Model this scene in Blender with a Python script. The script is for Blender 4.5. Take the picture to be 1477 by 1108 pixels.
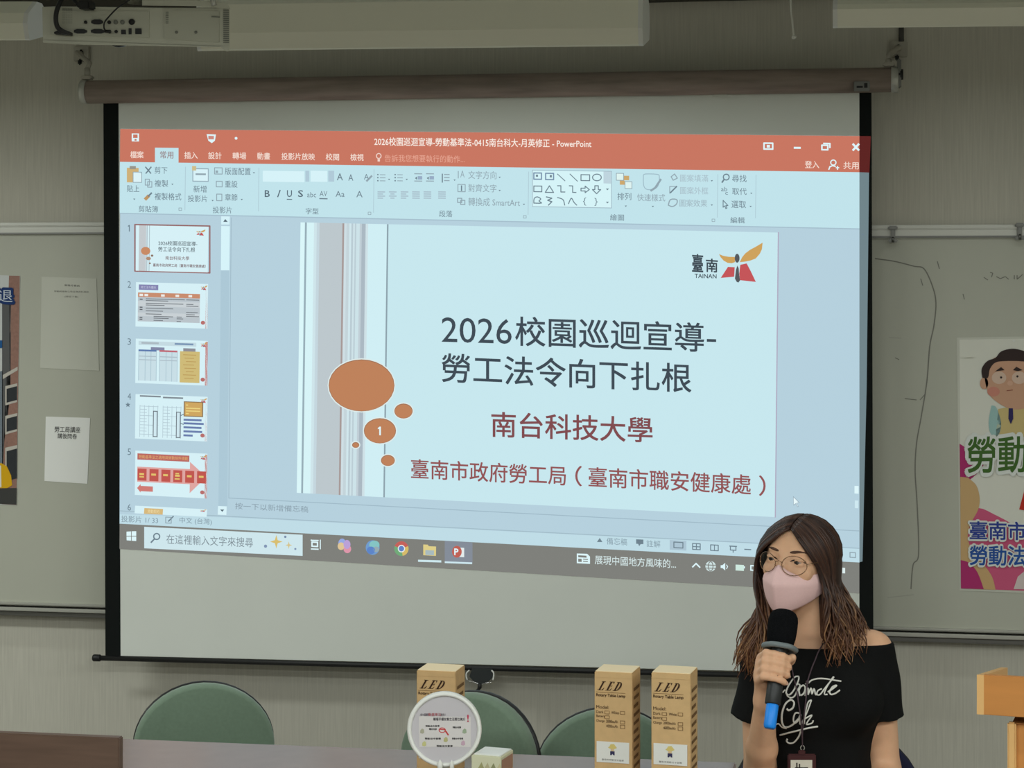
import bpy, bmesh, math, random
import numpy as np
from mathutils import Vector as V, Matrix, Euler
from mathutils.bvhtree import BVHTree
random.seed(7); np.random.seed(7)
SC = bpy.context.scene
COL = SC.collection
for o in list(bpy.data.objects): bpy.data.objects.remove(o)

# ------------------------------------------------------------------ camera, light, exposure
F, CX, HY = 3000.0, 738.5, 400.0           # focal length and horizon row, in pixels of the 1477 x 1108 frame
YAW = math.atan(0.18)
CAMZ = 1.83
cam = bpy.data.cameras.new('camera'); cam_o = bpy.data.objects.new('camera', cam); COL.objects.link(cam_o)
cam_o.location = (0, 0, CAMZ); cam_o.rotation_euler = (math.pi/2, 0, YAW)
cam.sensor_width = 36; cam.lens = 36*F/1477
cam.shift_y = -(554-HY)/1477
cam.clip_start = 0.05
SC.camera = cam_o
SC.view_settings.view_transform = 'Standard'; SC.view_settings.look = 'None'
SC.view_settings.exposure = 0.0; SC.view_settings.gamma = 1.0
w = bpy.data.worlds.new('world'); SC.world = w; w.use_nodes = True
w.node_tree.nodes['Background'].inputs[0].default_value = (0.5, 0.52, 0.5, 1)
w.node_tree.nodes['Background'].inputs[1].default_value = 0.3

def area(name, loc, sx, sy, power, col=(1, 0.97, 0.88)):
    l = bpy.data.lights.new(name, 'AREA'); l.shape = 'RECTANGLE'; l.size = sx; l.size_y = sy
    l.energy = power; l.color = col
    o = bpy.data.objects.new(name, l); COL.objects.link(o); o.location = loc
    return o
WY = 6.5                                   # the back wall
# the lit rows of ceiling lamps above the audience
LC = (0.95, 1.0, 0.975); LK = 1.2
for lx_, ly_, lw_, le_ in ((-1.4, 2.2, 1.2, 32), (1.0, 2.2, 1.2, 30), (-3.9, 4.5, 1.2, 34), (2.6, 3.2, 1.0, 32), (0, 0.3, 3.0, 74)):
    area('ceiling_lamp_light', (lx_, ly_, 2.45), lw_, 0.3, le_*LK, LC)

RX = V((math.cos(YAW), math.sin(YAW), 0)); FW = V((-math.sin(YAW), math.cos(YAW), 0)); C0 = V((0, 0, CAMZ))
def ray(px, py): return RX*((px-CX)/F) + V((0, 0, (HY-py)/F)) + FW
def PY(px, py, Y):
    "point on the plane parallel to the back wall at Y that lies behind this pixel"
    d = ray(px, py); return C0 + d*(Y/d.y)
def PZ(px, py, Z):
    "point at this depth along the camera axis"
    return C0 + ray(px, py)*Z
def PH(px, py, h):
    "point on the horizontal plane at height h"
    d = ray(px, py); return C0 + d*((h-CAMZ)/d.z)

# ------------------------------------------------------------------ materials
def lin(c):
    c = c/255.0
    return c/12.92 if c <= 0.04045 else ((c+0.055)/1.055)**2.4
def rgb(c): return (lin(c[0]), lin(c[1]), lin(c[2]), 1)
MATS = {}
def mat(name, col, rough=0.6, metal=0.0, spec=0.4, noise=0.0, nscale=40, stretch=(1, 1, 1), bump=0.0, sss=0.0, col2=None, trans=0.0, detail=4, sheen=0.0):
    if name in MATS: return MATS[name]
    m = bpy.data.materials.new(name); m.use_nodes = True; MATS[name] = m
    nt = m.node_tree; b = nt.nodes['Principled BSDF']
    b.inputs['Base Color'].default_value = rgb(col); b.inputs['Roughness'].default_value = rough
    b.inputs['Metallic'].default_value = metal; b.inputs['Specular IOR Level'].default_value = spec
    if sss: b.inputs['Subsurface Weight'].default_value = sss; b.inputs['Subsurface Radius'].default_value = (0.012, 0.005, 0.003); b.inputs['Subsurface Scale'].default_value = 0.5
    if trans: b.inputs['Transmission Weight'].default_value = trans
    if sheen: b.inputs['Sheen Weight'].default_value = sheen
    if noise or bump or col2:
        tc = nt.nodes.new('ShaderNodeTexCoord'); mp = nt.nodes.new('ShaderNodeMapping'); mp.inputs['Scale'].default_value = stretch
        nz = nt.nodes.new('ShaderNodeTexNoise'); nz.inputs['Scale'].default_value = nscale; nz.inputs['Detail'].default_value = detail
        nt.links.new(tc.outputs['Object'], mp.inputs[0]); nt.links.new(mp.outputs[0], nz.inputs['Vector'])
        if noise or col2:
            cr = nt.nodes.new('ShaderNodeValToRGB')
            c1 = rgb(col) if col2 is not None else tuple(x*(1-noise) for x in rgb(col)[:3])+(1,)
            c2 = rgb(col2) if col2 is not None else tuple(min(1, x*(1+noise)) for x in rgb(col)[:3])+(1,)
            cr.color_ramp.elements[0].color = c1; cr.color_ramp.elements[1].color = c2
            cr.color_ramp.elements[0].position = 0.3; cr.color_ramp.elements[1].position = 0.7
            nt.links.new(nz.outputs[0], cr.inputs[0]); nt.links.new(cr.outputs[0], b.inputs['Base Color'])
        if bump:
            bp = nt.nodes.new('ShaderNodeBump'); bp.inputs['Strength'].default_value = bump; bp.inputs['Distance'].default_value = 0.002
            nt.links.new(nz.outputs[0], bp.inputs['Height']); nt.links.new(bp.outputs[0], b.inputs['Normal'])
    return m
def glow(col, k=1.0):
    "projected light of one colour"
    name = 'projected_%d_%d_%d' % tuple(col)
    if name in MATS: return MATS[name]
    m = bpy.data.materials.new(name); m.use_nodes = True; MATS[name] = m
    b = m.node_tree.nodes['Principled BSDF']
    b.inputs['Base Color'].default_value = (0.01, 0.01, 0.01, 1); b.inputs['Roughness'].default_value = 1; b.inputs['Specular IOR Level'].default_value = 0
    b.inputs['Emission Color'].default_value = rgb(col); b.inputs['Emission Strength'].default_value = k
    return m
def ink(col): return mat('ink_%d_%d_%d' % tuple(col), col, rough=0.7, spec=0.2)

# ------------------------------------------------------------------ mesh builder
class MB:
    def __init__(s): s.v = []; s.f = []; s.m = []; s.sm = []; s.mats = []
    def mi(s, m):
        if m not in s.mats: s.mats.append(m)
        return s.mats.index(m)
    def add(s, vs, fs, m, smooth=False):
        b = len(s.v); k = s.mi(m)
        s.v.extend([tuple(x) for x in vs])
        for f in fs: s.f.append([i+b for i in f]); s.m.append(k); s.sm.append(smooth)
        return s
    def bm(s, bm, m, M=None, smooth=False):
        bm.verts.index_update()
        s.add([(M @ v.co if M else v.co) for v in bm.verts], [[v.index for v in f.verts] for f in bm.faces], m, smooth); bm.free(); return s
    def box(s, c, size, m, bev=0.0, M=None, seg=2):
        bm = bmesh.new(); bmesh.ops.create_cube(bm, size=1)
        for v in bm.verts: v.co = V((v.co.x*size[0], v.co.y*size[1], v.co.z*size[2]))
        if bev: bmesh.ops.bevel(bm, geom=bm.edges[:], offset=min(bev, min(size)*0.45), segments=seg, affect='EDGES')
        T = Matrix.Translation(c); s.bm(bm, m, (M @ T) if M else T, False); return s
    def quad(s, pts, m): return s.add(pts, [list(range(len(pts)))], m)
    def slab(s, pts, n, m):
        "polygon given by its front corners, thickened along n"
        k = len(pts); n = V(n); a = [V(p) for p in pts]; b = [p+n for p in a]
        fs = [list(range(k)), list(range(2*k-1, k-1, -1))] + [[i, i+k, (i+1) % k+k, (i+1) % k] for i in range(k)]
        return s.add(a+b, fs, m)
    def tube(s, pts, r, m, n=8, smooth=True, closed=False, flat=None):
        pts = [V(p) for p in pts]; k = len(pts); rs = r if hasattr(r, '__len__') else [r]*k
        vs, fs = [], []; up = None
        for i, p in enumerate(pts):
            if closed: t = (pts[(i+1) % k]-pts[i-1])
            else: t = (pts[min(i+1, k-1)]-pts[max(i-1, 0)])
            t = t.normalized() if t.length > 1e-9 else V((0, 0, 1))
            if up is None:
                up = V((0, 0, 1)) if abs(t.z) < 0.9 else V((1, 0, 0))
            x = up - t*up.dot(t); x = x.normalized() if x.length > 1e-6 else t.orthogonal().normalized()
            y = t.cross(x); up = x
            for j in range(n):
                a = 2*math.pi*j/n; vs.append(p + x*(math.cos(a)*rs[i]) + y*(math.sin(a)*rs[i]))
        L = k if closed else k-1
        for i in range(L):
            for j in range(n):
                a, b = i*n+j, i*n+(j+1) % n; c, d = ((i+1) % k)*n+(j+1) % n, ((i+1) % k)*n+j
                fs.append([a, b, c, d])
        if not closed: fs.append(list(range(n))[::-1]); fs.append([(k-1)*n+j for j in range(n)])
        return s.add(vs, fs, m, smooth)
    def lathe(s, prof, m, M=None, n=24, smooth=True, sy=1.0):
        vs, fs = [], []; k = len(prof)
        for (r, z) in prof:
            for j in range(n):
                a = 2*math.pi*j/n; p = V((r*math.cos(a), r*math.sin(a)*sy, z)); vs.append(M @ p if M else p)
        for i in range(k-1):
            for j in range(n): fs.append([i*n+j, i*n+(j+1) % n, (i+1)*n+(j+1) % n, (i+1)*n+j])
        fs.append(list(range(n))[::-1]); fs.append([(k-1)*n+j for j in range(n)])
        return s.add(vs, fs, m, smooth)
    def xf(s, M): s.v = [tuple(M @ V(p)) for p in s.v]; return s

def mesh_from(name, mb, M=None):
    me = bpy.data.meshes.new(name)
    vs = [tuple(M @ V(p)) for p in mb.v] if M else mb.v
    me.from_pydata(vs, [], mb.f)
    for m in mb.mats: me.materials.append(m)
    me.polygons.foreach_set('material_index', mb.m); me.polygons.foreach_set('use_smooth', mb.sm)
    me.update(); return me
ROOT = {}
def wmat(o):
    if o.parent: return wmat(o.parent) @ o.matrix_basis
    return Matrix.LocRotScale(o.location, o.rotation_euler, o.scale)
def tag(o, label=None, cat=None, group=None, kind=None):
    if label: o['label'] = label
    if cat: o['category'] = cat
    if group: o['group'] = group
    if kind: o['kind'] = kind
    return o
def thing(name, label, cat, loc, rz=0.0, group=None):
    o = bpy.data.objects.new(name, None); COL.objects.link(o); o.empty_display_size = 0.1
    o.location = loc; o.rotation_euler = (0, 0, rz)
    return tag(o, label, cat, group)
def part(name, mb, parent, local=False, label=None):
    "a child mesh; its vertices are world coordinates unless local"
    M = None if local else wmat(parent).inverted()
    o = bpy.data.objects.new(name, mesh_from(name, mb, M)); COL.objects.link(o); o.parent = parent
    if label: o['label'] = label
    return o
def solo(name, mb, label, cat, group=None, base=None):
    "a thing that is one mesh"
    vs = np.array(mb.v); b = V(base) if base else V(((vs[:, 0].min()+vs[:, 0].max())/2, (vs[:, 1].min()+vs[:, 1].max())/2, vs[:, 2].min()))
    o = bpy.data.objects.new(name, mesh_from(name, mb, Matrix.Translation(-b))); COL.objects.link(o); o.location = b
    return tag(o, label, cat, group)
def struct(name, mb):
    o = bpy.data.objects.new(name, mesh_from(name, mb)); COL.objects.link(o); o['kind'] = 'structure'; return o

_tc = {}
def text_mesh(s, bold=0.0, res=3):
    k = (s, bold, res)
    if k in _tc: return _tc[k]
    c = bpy.data.curves.new('t', 'FONT'); c.body = s; c.size = 1; c.resolution_u = res; c.offset = bold
    o = bpy.data.objects.new('t', c); COL.objects.link(o)
    dg = bpy.context.evaluated_depsgraph_get(); me = bpy.data.meshes.new_from_object(o.evaluated_get(dg))
    vs = np.array([v.co[:2] for v in me.vertices]); fs = [list(p.vertices) for p in me.polygons]
    bpy.data.objects.remove(o); bpy.data.curves.remove(c); bpy.data.meshes.remove(me)
    lo = vs.min(0); hi = vs.max(0); vs = (vs-lo)/np.maximum(hi-lo, 1e-6)
    _tc[k] = (vs, fs, hi-lo); return _tc[k]
def put_text(mb, s, fn, m, bold=0.0, shear=0.0, res=3):
    "fn maps (u, v) in the unit box of the written text to a point; bold spreads the strokes by that share of the letter height"
    vs, fs, sz = text_mesh(s, 0.0, res); asp = sz[1]/max(sz[0], 1e-6)
    rings = [(0, 0)] if bold <= 0 else [(math.cos(a), math.sin(a)) for a in [math.pi/4+k*math.pi/2 for k in range(4)]] if bold < 0.04 else [(math.cos(a), math.sin(a)) for a in [k*math.pi/6 for k in range(12)]]
    o_ = V(fn(0, 0)); n_ = (V(fn(1, 0))-o_).cross(V(fn(0, 1))-o_).normalized()*(4e-5)
    for i, (cx, cy) in enumerate(rings):
        mb.add([V(fn(u+shear*(v-0.5)+cx*bold*asp, v+cy*bold))+n_*i for u, v in vs], fs, m)
def bil(tl, tr, br, bl):
    a, b, c, d = [V((p[0], p[1], 0)) for p in (tl, tr, br, bl)]
    def f(u, v):
        p = (a*(1-u)+b*u)*(1-v) + (d*(1-u)+c*u)*v
        return p.x, p.y
    return f

# ------------------------------------------------------------------ common materials
M_wall = mat('wall_fabric', (194, 191, 178), rough=0.95, spec=0.1, noise=0.07, nscale=150, stretch=(1.2, 1.2, 0.04), bump=0.15)
M_ceil = mat('ceiling_paint', (205, 205, 198), rough=0.9)
M_floor = mat('floor_tile', (128, 126, 122), rough=0.5, noise=0.08, nscale=6)
M_alu = mat('aluminium', (186, 186, 177), rough=0.32, metal=0.35)
M_alu_dk = mat('aluminium_dark', (120, 120, 116), rough=0.4, metal=0.7)
M_board = mat('whiteboard_enamel', (184, 185, 171), rough=0.35, spec=0.3, noise=0.02, nscale=3)
M_black = mat('black_plastic', (22, 23, 23), rough=0.5)
M_blkcloth = mat('black_border_cloth', (24, 27, 26), rough=0.9, spec=0.1)
M_steel = mat('chrome', (215, 215, 215), rough=0.15, metal=1.0)
M_ivory = mat('lamp_enamel', (236, 235, 216), rough=0.45)
M_white = mat('white_plastic', (225, 226, 220), rough=0.4)
M_paper = mat('paper', (196, 198, 188), rough=0.8, spec=0.15)

# ------------------------------------------------------------------ room
XL, XR, YR, HC = -5.0, 3.6, -2.6, 2.9
struct('wall_back', MB().box(((XL+XR)/2, WY+0.05, HC/2), (XR-XL+0.2, 0.1, HC), M_wall))
struct('wall_left', MB().box((XL-0.05, (WY+YR)/2, HC/2), (0.1, WY-YR, HC), M_wall))
struct('wall_right', MB().box((XR+0.05, (WY+YR)/2, HC/2), (0.1, WY-YR, HC), M_wall))
struct('wall_rear', MB().box(((XL+XR)/2, YR-0.05, HC/2), (XR-XL+0.2, 0.1, HC), M_wall))
struct('floor', MB().box(((XL+XR)/2, (WY+YR)/2, -0.05), (XR-XL+0.2, WY-YR+0.2, 0.1), M_floor))
struct('ceiling', MB().box(((XL+XR)/2, (WY+YR)/2, HC+0.05), (XR-XL+0.2, WY-YR+0.2, 0.1), M_ceil))
zt = PY(900, 3, WY-0.03).z
struct('wall_strip_1', MB().box(((XL+XR)/2, WY-0.015, zt+0.06), (XR-XL, 0.03, 0.12), mat('strip_dark', (70, 68, 60), rough=0.8)))  # dark strip along the top of the back wall

# ------------------------------------------------------------------ whiteboards
def whiteboard(px0, px1, ytop, ybot, label):
    Yb = WY-0.03
    a = PY(px0, ytop[0], Yb); b = PY(px1, ytop[1], Yb); c = PY(px1, ybot[1], Yb); d = PY(px0, ybot[0], Yb)
    zt, zb = (a.z+b.z)/2, (c.z+d.z)/2; x0, x1 = a.x, b.x
    t = thing('whiteboard', label, 'whiteboard', ((x0+x1)/2, WY-0.015, zb))
    part('writing_panel', MB().box(((x0+x1)/2, WY-0.013, (zt+zb)/2), (x1-x0, 0.026, zt-zb), M_board), t)
    r = MB(); xm, L = (x0+x1)/2, x1-x0
    r.box((xm, WY-0.018, zt-0.018), (L, 0.036, 0.040), M_alu, 0.004); r.box((xm, WY-0.022, zt-0.006), (L, 0.044, 0.010), M_alu, 0.003)
    r.box((xm, WY-0.02, zt-0.034), (L, 0.04, 0.006), M_alu_dk, 0.002)
    part('top_rail', r, t)
    r = MB(); r.box((xm, WY-0.02, zb+0.004), (L, 0.04, 0.009), M_alu, 0.003)
    r.box((xm, WY-0.045, zb-0.010), (L, 0.05, 0.008), M_alu_dk, 0.003); r.box((xm, WY-0.068, zb-0.008), (L, 0.006, 0.012), M_alu, 0.002)
    r.box((xm, WY-0.03, zb-0.024), (L, 0.05, 0.016), M_alu_dk, 0.003)
    part('pen_tray', r, t)
    return t, zt, zb
wbL, ztL, zbL = whiteboard(-260, 420, (318, 326), (864, 884), 'whiteboard on the wall carrying the two small papers, left of the projection screen')
wbR, ztR, zbR = whiteboard(1000, 1760, (321, 330), (892, 930), 'whiteboard with a wavy pen line, on the wall right of the projection screen')
def hook(px, py, parent):
    p = PY(px, py, WY-0.055); m = MB()
    m.box((p.x, p.y+0.006, p.z), (0.014, 0.014, 0.045), M_alu_dk, 0.003); m.box((p.x, p.y+0.002, p.z+0.018), (0.028, 0.02, 0.012), M_alu_dk, 0.003)
    m.box((p.x, p.y, p.z-0.022), (0.03, 0.02, 0.010), M_alu_dk, 0.003); m.tube([p+V((0, -0.004, -0.012)), p+V((0, -0.014, -0.024)), p+V((0, -0.018, -0.014))], 0.004, M_alu_dk, 6)
    part('rail_clip', m, parent)
hook(1288, 337, wbR); hook(1471, 333, wbR)
def board_line(pts, r, parent, m, name):
    mb = MB(); ps = [PY(x, y, WY-0.0268) for x, y in pts]
    for a, b in zip(ps[:-1], ps[1:]):
        d = (b-a); n = V((-d.z, 0, d.x)).normalized()*r
        mb.quad([a-n, b-n, b+n, a+n], m)
    return mb
def smooth_px(pts, n=6):
    out = []
    for i in range(len(pts)-1):
        p0 = pts[max(i-1, 0)]; p1 = pts[i]; p2 = pts[i+1]; p3 = pts[min(i+2, len(pts)-1)]
        for k in range(n):
            t = k/n
            out.append(tuple(0.5*((2*p1[j])+(-p0[j]+p2[j])*t+(2*p0[j]-5*p1[j]+4*p2[j]-p3[j])*t*t+(-p0[j]+3*p1[j]-3*p2[j]+p3[j])*t**3) for j in range(len(p1))))
    out.append(pts[-1]); return out
pen = mat('faded_marker', (126, 125, 116), rough=0.6)
pen2 = mat('smudged_marker', (168, 167, 156), rough=0.6)
mb = board_line(smooth_px([(1262, 373), (1290, 377), (1318, 384), (1333, 388), (1345, 413), (1350, 437), (1347, 470), (1341, 500), (1337, 550), (1329, 600), (1322, 640), (1320, 680), (1323, 730), (1325, 800), (1317, 815), (1314, 850)]), 0.0018, wbR, pen, 'x')
for st in ([(1280, 862), (1300, 860), (1318, 858)], [(1282, 487), (1300, 488)]):
    part('pen_scribble', board_line(smooth_px(st), 0.0012, wbR, pen2, 'x'), wbR)
for st in ([(1419, 400), (1425, 404)], [(1428, 393), (1432, 394), (1430, 400)], [(1437, 399), (1443, 402), (1450, 399), (1455, 403)], [(1463, 397), (1463, 403)], [(1467, 397), (1467, 403), (1475, 396)], [(1352, 377), (1355, 388)], [(1328, 402), (1331, 412)], [(1389, 424), (1391, 432)], [(1291, 516), (1297, 519)], [(1335, 568), (1327, 577)], [(1305, 575), (1322, 577)]):
    part('pen_scribble', board_line(st, 0.0013, wbR, pen, 'x'), wbR)
part('pen_line', mb, wbR, label='faded pen line drawn on the board')

# ------------------------------------------------------------------ papers and posters on the boards
def sheet(name, corners, label, cat, Y, m=M_paper, th=0.0012):
    pts = [PY(x, y, Y) for x, y in corners]; c = sum(pts, V())/4
    t = thing(name, label, cat, (c.x, Y+th, min(p.z for p in pts)))
    part('sheet', MB().slab(pts[::-1], (0, th, 0), m), t)
    return t
class Flat:
    "drawing on a plane parallel to the wall: pixel outlines, each with its own thin layer"
    def __init__(s, Y): s.mb = MB(); s.Y = Y; s.n = 0
    def P(s, x, y, dl=0): return PY(x, y, s.Y-0.0005*(s.n+dl))
    def poly(s, pts, m): s.n += 0; s.mb.quad([s.P(x, y) for x, y in pts][::-1], m); return s
    def up(s): s.n += 1; return s
    def ell(s, cx, cy, rx, ry, m, n=36): return s.poly([(cx+rx*math.cos(2*math.pi*i/n), cy+ry*math.sin(2*math.pi*i/n)) for i in range(n)], m)
    def text(s, t, tl, tr, br, bl, m, bold=0.0, shear=0.0):
        f = bil(tl, tr, br, bl)
        put_text(s.mb, t, lambda u, v: s.P(*f(u, 1-v)), m, bold, shear, 4); return s
    def stroke(s, pts, r, m):
        for (a, b) in zip(pts[:-1], pts[1:]):
            d = math.hypot(b[0]-a[0], b[1]-a[1]) or 1; nx, ny = -(b[1]-a[1])/d*r, (b[0]-a[0])/d*r
            s.poly([(a[0]+nx, a[1]+ny), (b[0]+nx, b[1]+ny), (b[0]-nx, b[1]-ny), (a[0]-nx, a[1]-ny)], m)
        return s
YPAP = WY-0.0275
dk = ink((52, 52, 50)); gy = ink((120, 120, 112))
M_lam = mat('laminated_film', (201, 202, 189), rough=0.25, spec=0.5)
t = sheet('paper_notice', [(60, 399), (139, 402), (143, 535), (58, 531)], 'large pale notice sheet with thin grey heading lines, upper of two papers on left whiteboard', 'notice', YPAP, M_lam)
d = Flat(YPAP-0.0003)
d.text('新政令資訊', (93, 410), (115, 411), (115, 414), (93, 413), dk); d.text('勞動局最新公告宣導資料連結', (78, 419), (128, 420), (128, 422.5), (78, 421.5), gy); d.text('(掃描下載)', (93, 426.5), (113, 427), (113, 430), (93, 429.5), gy)
part('heading', d.mb, t)
t = sheet('paper_notice', [(66, 601), (130, 603), (126, 698), (64, 694)], 'small white paper with two lines of handwritten-style characters, lower on left whiteboard', 'notice', YPAP, mat('paper_white', (236, 237, 232), rough=0.8))
d = Flat(YPAP-0.0003)
d.text('勞工局講座', (79, 615), (116, 616), (115.5, 624.5), (78.5, 623.5), dk, 0.012); d.text('講後問卷', (83, 625), (111, 626), (111, 633.5), (83, 632.5), dk, 0.012)
part('heading', d.mb, t)
# left poster
t = sheet('poster', [(-150, 392), (29, 398), (23.5, 729), (-150, 724)], 'poster of a brick building and yellow helmet, at the left edge of left whiteboard', 'poster', YPAP, ink((205, 208, 206)))
d = Flat(YPAP-0.0003)
brick = mat('poster_brick', (150, 112, 98), rough=0.6, noise=0.12, nscale=90); pgrey = ink((96, 96, 96)); plt = ink((196, 190, 180)); win = ink((52, 55, 58)); navy = ink((32, 58, 110))
d.poly([(3, 430), (16, 440), (14, 700), (3, 700)], pgrey).poly([(13, 397.6), (28.6, 398), (23.6, 728.5), (3, 727.5), (3, 690), (8, 560)], brick)
d.poly([(-150, 560), (4, 535), (4, 726), (-150, 720)], ink((120, 130, 140)))
d.up().poly([(4, 437), (13, 440), (14, 535), (4, 540)], pgrey)
d.poly([(4, 541), (25.5, 529), (25.5, 534), (4, 547)], plt)
for (y0, y1) in ((558, 580), (601, 622), (647, 680)):
    d.poly([(7.5, y0-1), (25, y0-5), (24.6, y1), (7.5, y1+5)], plt)
d.up()
for (y0, y1) in ((561, 577), (604, 619), (651, 690)):
    d.poly([(9.5, y0), (24.6, y0-4), (24.4, y1), (9.5, y1+4)], win)
d.up().poly([(-60, 705), (-40, 685), (-20, 672), (2, 668), (10, 673), (16, 686), (17.5, 700), (10, 704.5)], ink((222, 172, 24)))
d.poly([(-60, 705), (23.9, 704), (23.6, 728), (-60, 724)], ink((66, 66, 64)))
d.up().poly([(-3, 670), (1.5, 672), (2, 703), (-3, 703)], ink((230, 228, 220)))
d.poly([(-12, 491), (3, 491), (3, 502), (-12, 502)], ink((34, 92, 150)))
d.text('退', (-5, 416), (20, 417), (20, 438), (-5, 437), navy, 0.10); d.up().text('退', (-3, 418), (18, 419), (18, 436), (-3, 435), ink((205, 214, 224)), 0.0)
part('printed_picture', d.mb, t)
# right poster
t = sheet('poster', [(1380, 487), (1640, 483), (1640, 862), (1384, 852)], 'bright poster with a cartoon man, green and blue characters and pink blobs, right whiteboard', 'poster', YPAP, M_lam)
d = Flat(YPAP-0.0003)
pw = ink((222, 222, 210)); skin_i = ink((205, 160, 132)); hair_i = ink((58, 46, 44)); mag = ink((178, 52, 112)); pink = ink((206, 92, 128)); tan = ink((205, 170, 120)); grn = ink((70, 108, 48)); blu = ink((52, 70, 150)); halo = ink((222, 226, 220))
d.poly([(1384, 490), (1640, 486), (1640, 858), (1386, 849)], pw); d.up()
d.poly([(1384, 640)]+[(1384+31*math.sin(math.pi*i/14)+(4 if i == 7 else 0), 640+62*i/14) for i in range(1, 14)]+[(1385, 702)], mag)
d.poly([(1386, 849), (1385.5, 780)]+smooth_px([(1395, 745), (1412, 733), (1440, 745), (1477, 762), (1560, 780), (1640, 775)], 4)+[(1640, 858)], pink); d.up()
d.poly([(1385, 688)]+smooth_px([(1396, 689), (1408, 700), (1413, 718), (1411, 735), (1402, 752), (1396, 770), (1400, 790), (1412, 806), (1430, 830), (1436, 851)], 4)+[(1386, 849)], tan)
d.up().poly([(1386, 849)]+smooth_px([(1385.6, 808), (1398, 812), (1410, 826), (1419, 850)], 4), mag)
d.poly([(1462, 850), (1468, 832), (1480, 822), (1500, 818), (1540, 850)], ink((214, 200, 196)))
d.poly([(1470, 735), (1478, 706), (1520, 700), (1530, 745)], ink((198, 52, 40)))
# a plain cartoon man in a vest
d.poly(smooth_px([(1430, 585), (1437, 588), (1444, 610), (1440, 628), (1430, 628), (1426, 610), (1430, 585)], 4), ink((160, 196, 192)))
d.poly([(1440, 590), (1462, 586), (1490, 588), (1500, 600), (1500, 630), (1436, 630)], ink((206, 186, 128)))
d.up().ell(1419.5, 553, 6, 8.5, skin_i)
d.poly(smooth_px([(1420, 545), (1424, 525), (1440, 514), (1465, 511), (1490, 514), (1506, 530), (1508, 555), (1498, 577), (1478, 589), (1458, 590), (1438, 580), (1425, 566), (1420, 545)], 5), skin_i)
d.up().poly(smooth_px([(1417, 545), (1416, 532), (1424, 521), (1436, 516), (1444, 507), (1460, 503), (1476, 506), (1490, 512), (1500, 524), (1490, 523), (1470, 521), (1450, 521), (1436, 523), (1428, 532), (1425, 545), (1417, 545)], 4), hair_i)
d.ell(1441, 545, 10.5, 9, ink((216, 188, 168))).ell(1470, 545, 10.5, 9, ink((216, 188, 168)))
d.ell(1433, 565, 9, 7, ink((208, 140, 122)))
d.up().poly([(1435, 536), (1444, 529.5), (1449, 534), (1441, 535)], hair_i).poly([(1461, 534), (1466, 529), (1475, 534), (1468, 535.5)], hair_i)
d.ell(1444, 544.5, 1.6, 1.6, hair_i).ell(1467.5, 543, 1.6, 1.6, hair_i).ell(1457, 553, 4, 3.5, ink((215, 172, 146))).poly([(1452, 563), (1461, 562), (1461, 563.2), (1452, 564.2)], ink((150, 90, 74)))
d.poly([(1455, 589), (1461, 589), (1461.5, 604), (1458, 612), (1454.5, 604)], ink((52, 48, 96)))
for (dx, h, m, b) in ((0, 1, halo, 0.085), (0, 0, grn, 0.02)):
    d.up().text('勞動', (1396-2*h, 631-2*h), (1480+2*h, 629-2*h), (1480+2*h, 681+2*h), (1396-2*h, 682+2*h), m, b)
for (h, m, b) in ((1, halo, 0.085), (0, blu, 0.025)):
    d.up().text('臺南市政府', (1399-h, 752-h), (1535+h, 754-h), (1535+h, 780+h), (1399-h, 778+h), m, b)
    d.text('勞動法令讀', (1399-h, 787-h), (1535+h, 789-h), (1535+h, 817+h), (1399-h, 815+h), ink((44, 86, 160)) if not h else m, b)
d.up().ell(1462, 491.5, 1.6, 1.6, M_white, 10).poly([(1388, 514), (1404, 513), (1404, 515), (1388, 516)], pw)
part('printed_picture', d.mb, t)

# ------------------------------------------------------------------ projection screen
YS = WY-0.14
rl, rr = PY(118, 133, YS-0.02), PY(1296, 115, YS-0.02)
scr = thing('projection_screen', 'big pull-down projection screen showing a presentation window, hung before the back wall', 'projection screen', ((rl.x+rr.x)/2, YS, PY(700, 965, YS).z))
dirr = (rr-rl).normalized()
M_wood = mat('casing_brown', (140, 126, 116), rough=0.55, noise=0.22, nscale=14, stretch=(0.35, 3, 3), spec=0.35)
L = (rr-rl).length
part('casing', MB().tube([rl+dirr*0.012+(rr-rl)*k*(1-0.024/L) for k in (0, 0.25, 0.5, 0.75, 1)], 0.0375, M_wood, 24), scr)
for p, s in ((rl, 1), (rr, -1)):
    m = MB(); m.tube([p+dirr*s*x for x in (0, 0.002, 0.02, 0.022)], [0.034, 0.0395, 0.0395, 0.038], M_alu, 24); m.tube([p-dirr*s*0.008, p+dirr*s*0.004], 0.012, M_alu_dk, 12)
    part('end_cap', m, scr)
pl = PY(1243, 124.5, YS-0.059); m = MB(); m.box((pl.x, pl.y, pl.z), (0.047, 0.006, 0.03), M_alu_dk, 0.002); m.box((pl.x-0.006, pl.y-0.003, pl.z-0.002), (0.018, 0.003, 0.006), M_black); m.box((pl.x+0.012, pl.y-0.003, pl.z+0.002), (0.01, 0.003, 0.014), M_black)
part('maker_plate', m, scr, label='small grey plate')
m = MB(); p = PY(1038, 138, YS-0.05); m.box((p.x, p.y, p.z), (0.05, 0.006, 0.006), M_paper, 0.002)
part('paper_tag', m, scr, label='thin pale strip')
M_fab = mat('screen_fabric', (222, 226, 218), rough=0.9, spec=0.1, noise=0.015, nscale=4)
def at(px, py): return PY(px, py, YS)
nrm = V((0, 0.002, 0))
part('fabric', MB().slab([at(171, 138), at(1239.5, 120), at(1239.5, 972), at(174, 946)][::-1], nrm, M_fab), scr)
part('side_border', MB().slab([at(149, 138), at(171, 138), at(174, 948), at(152, 947)][::-1], nrm, M_blkcloth), scr)
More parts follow.
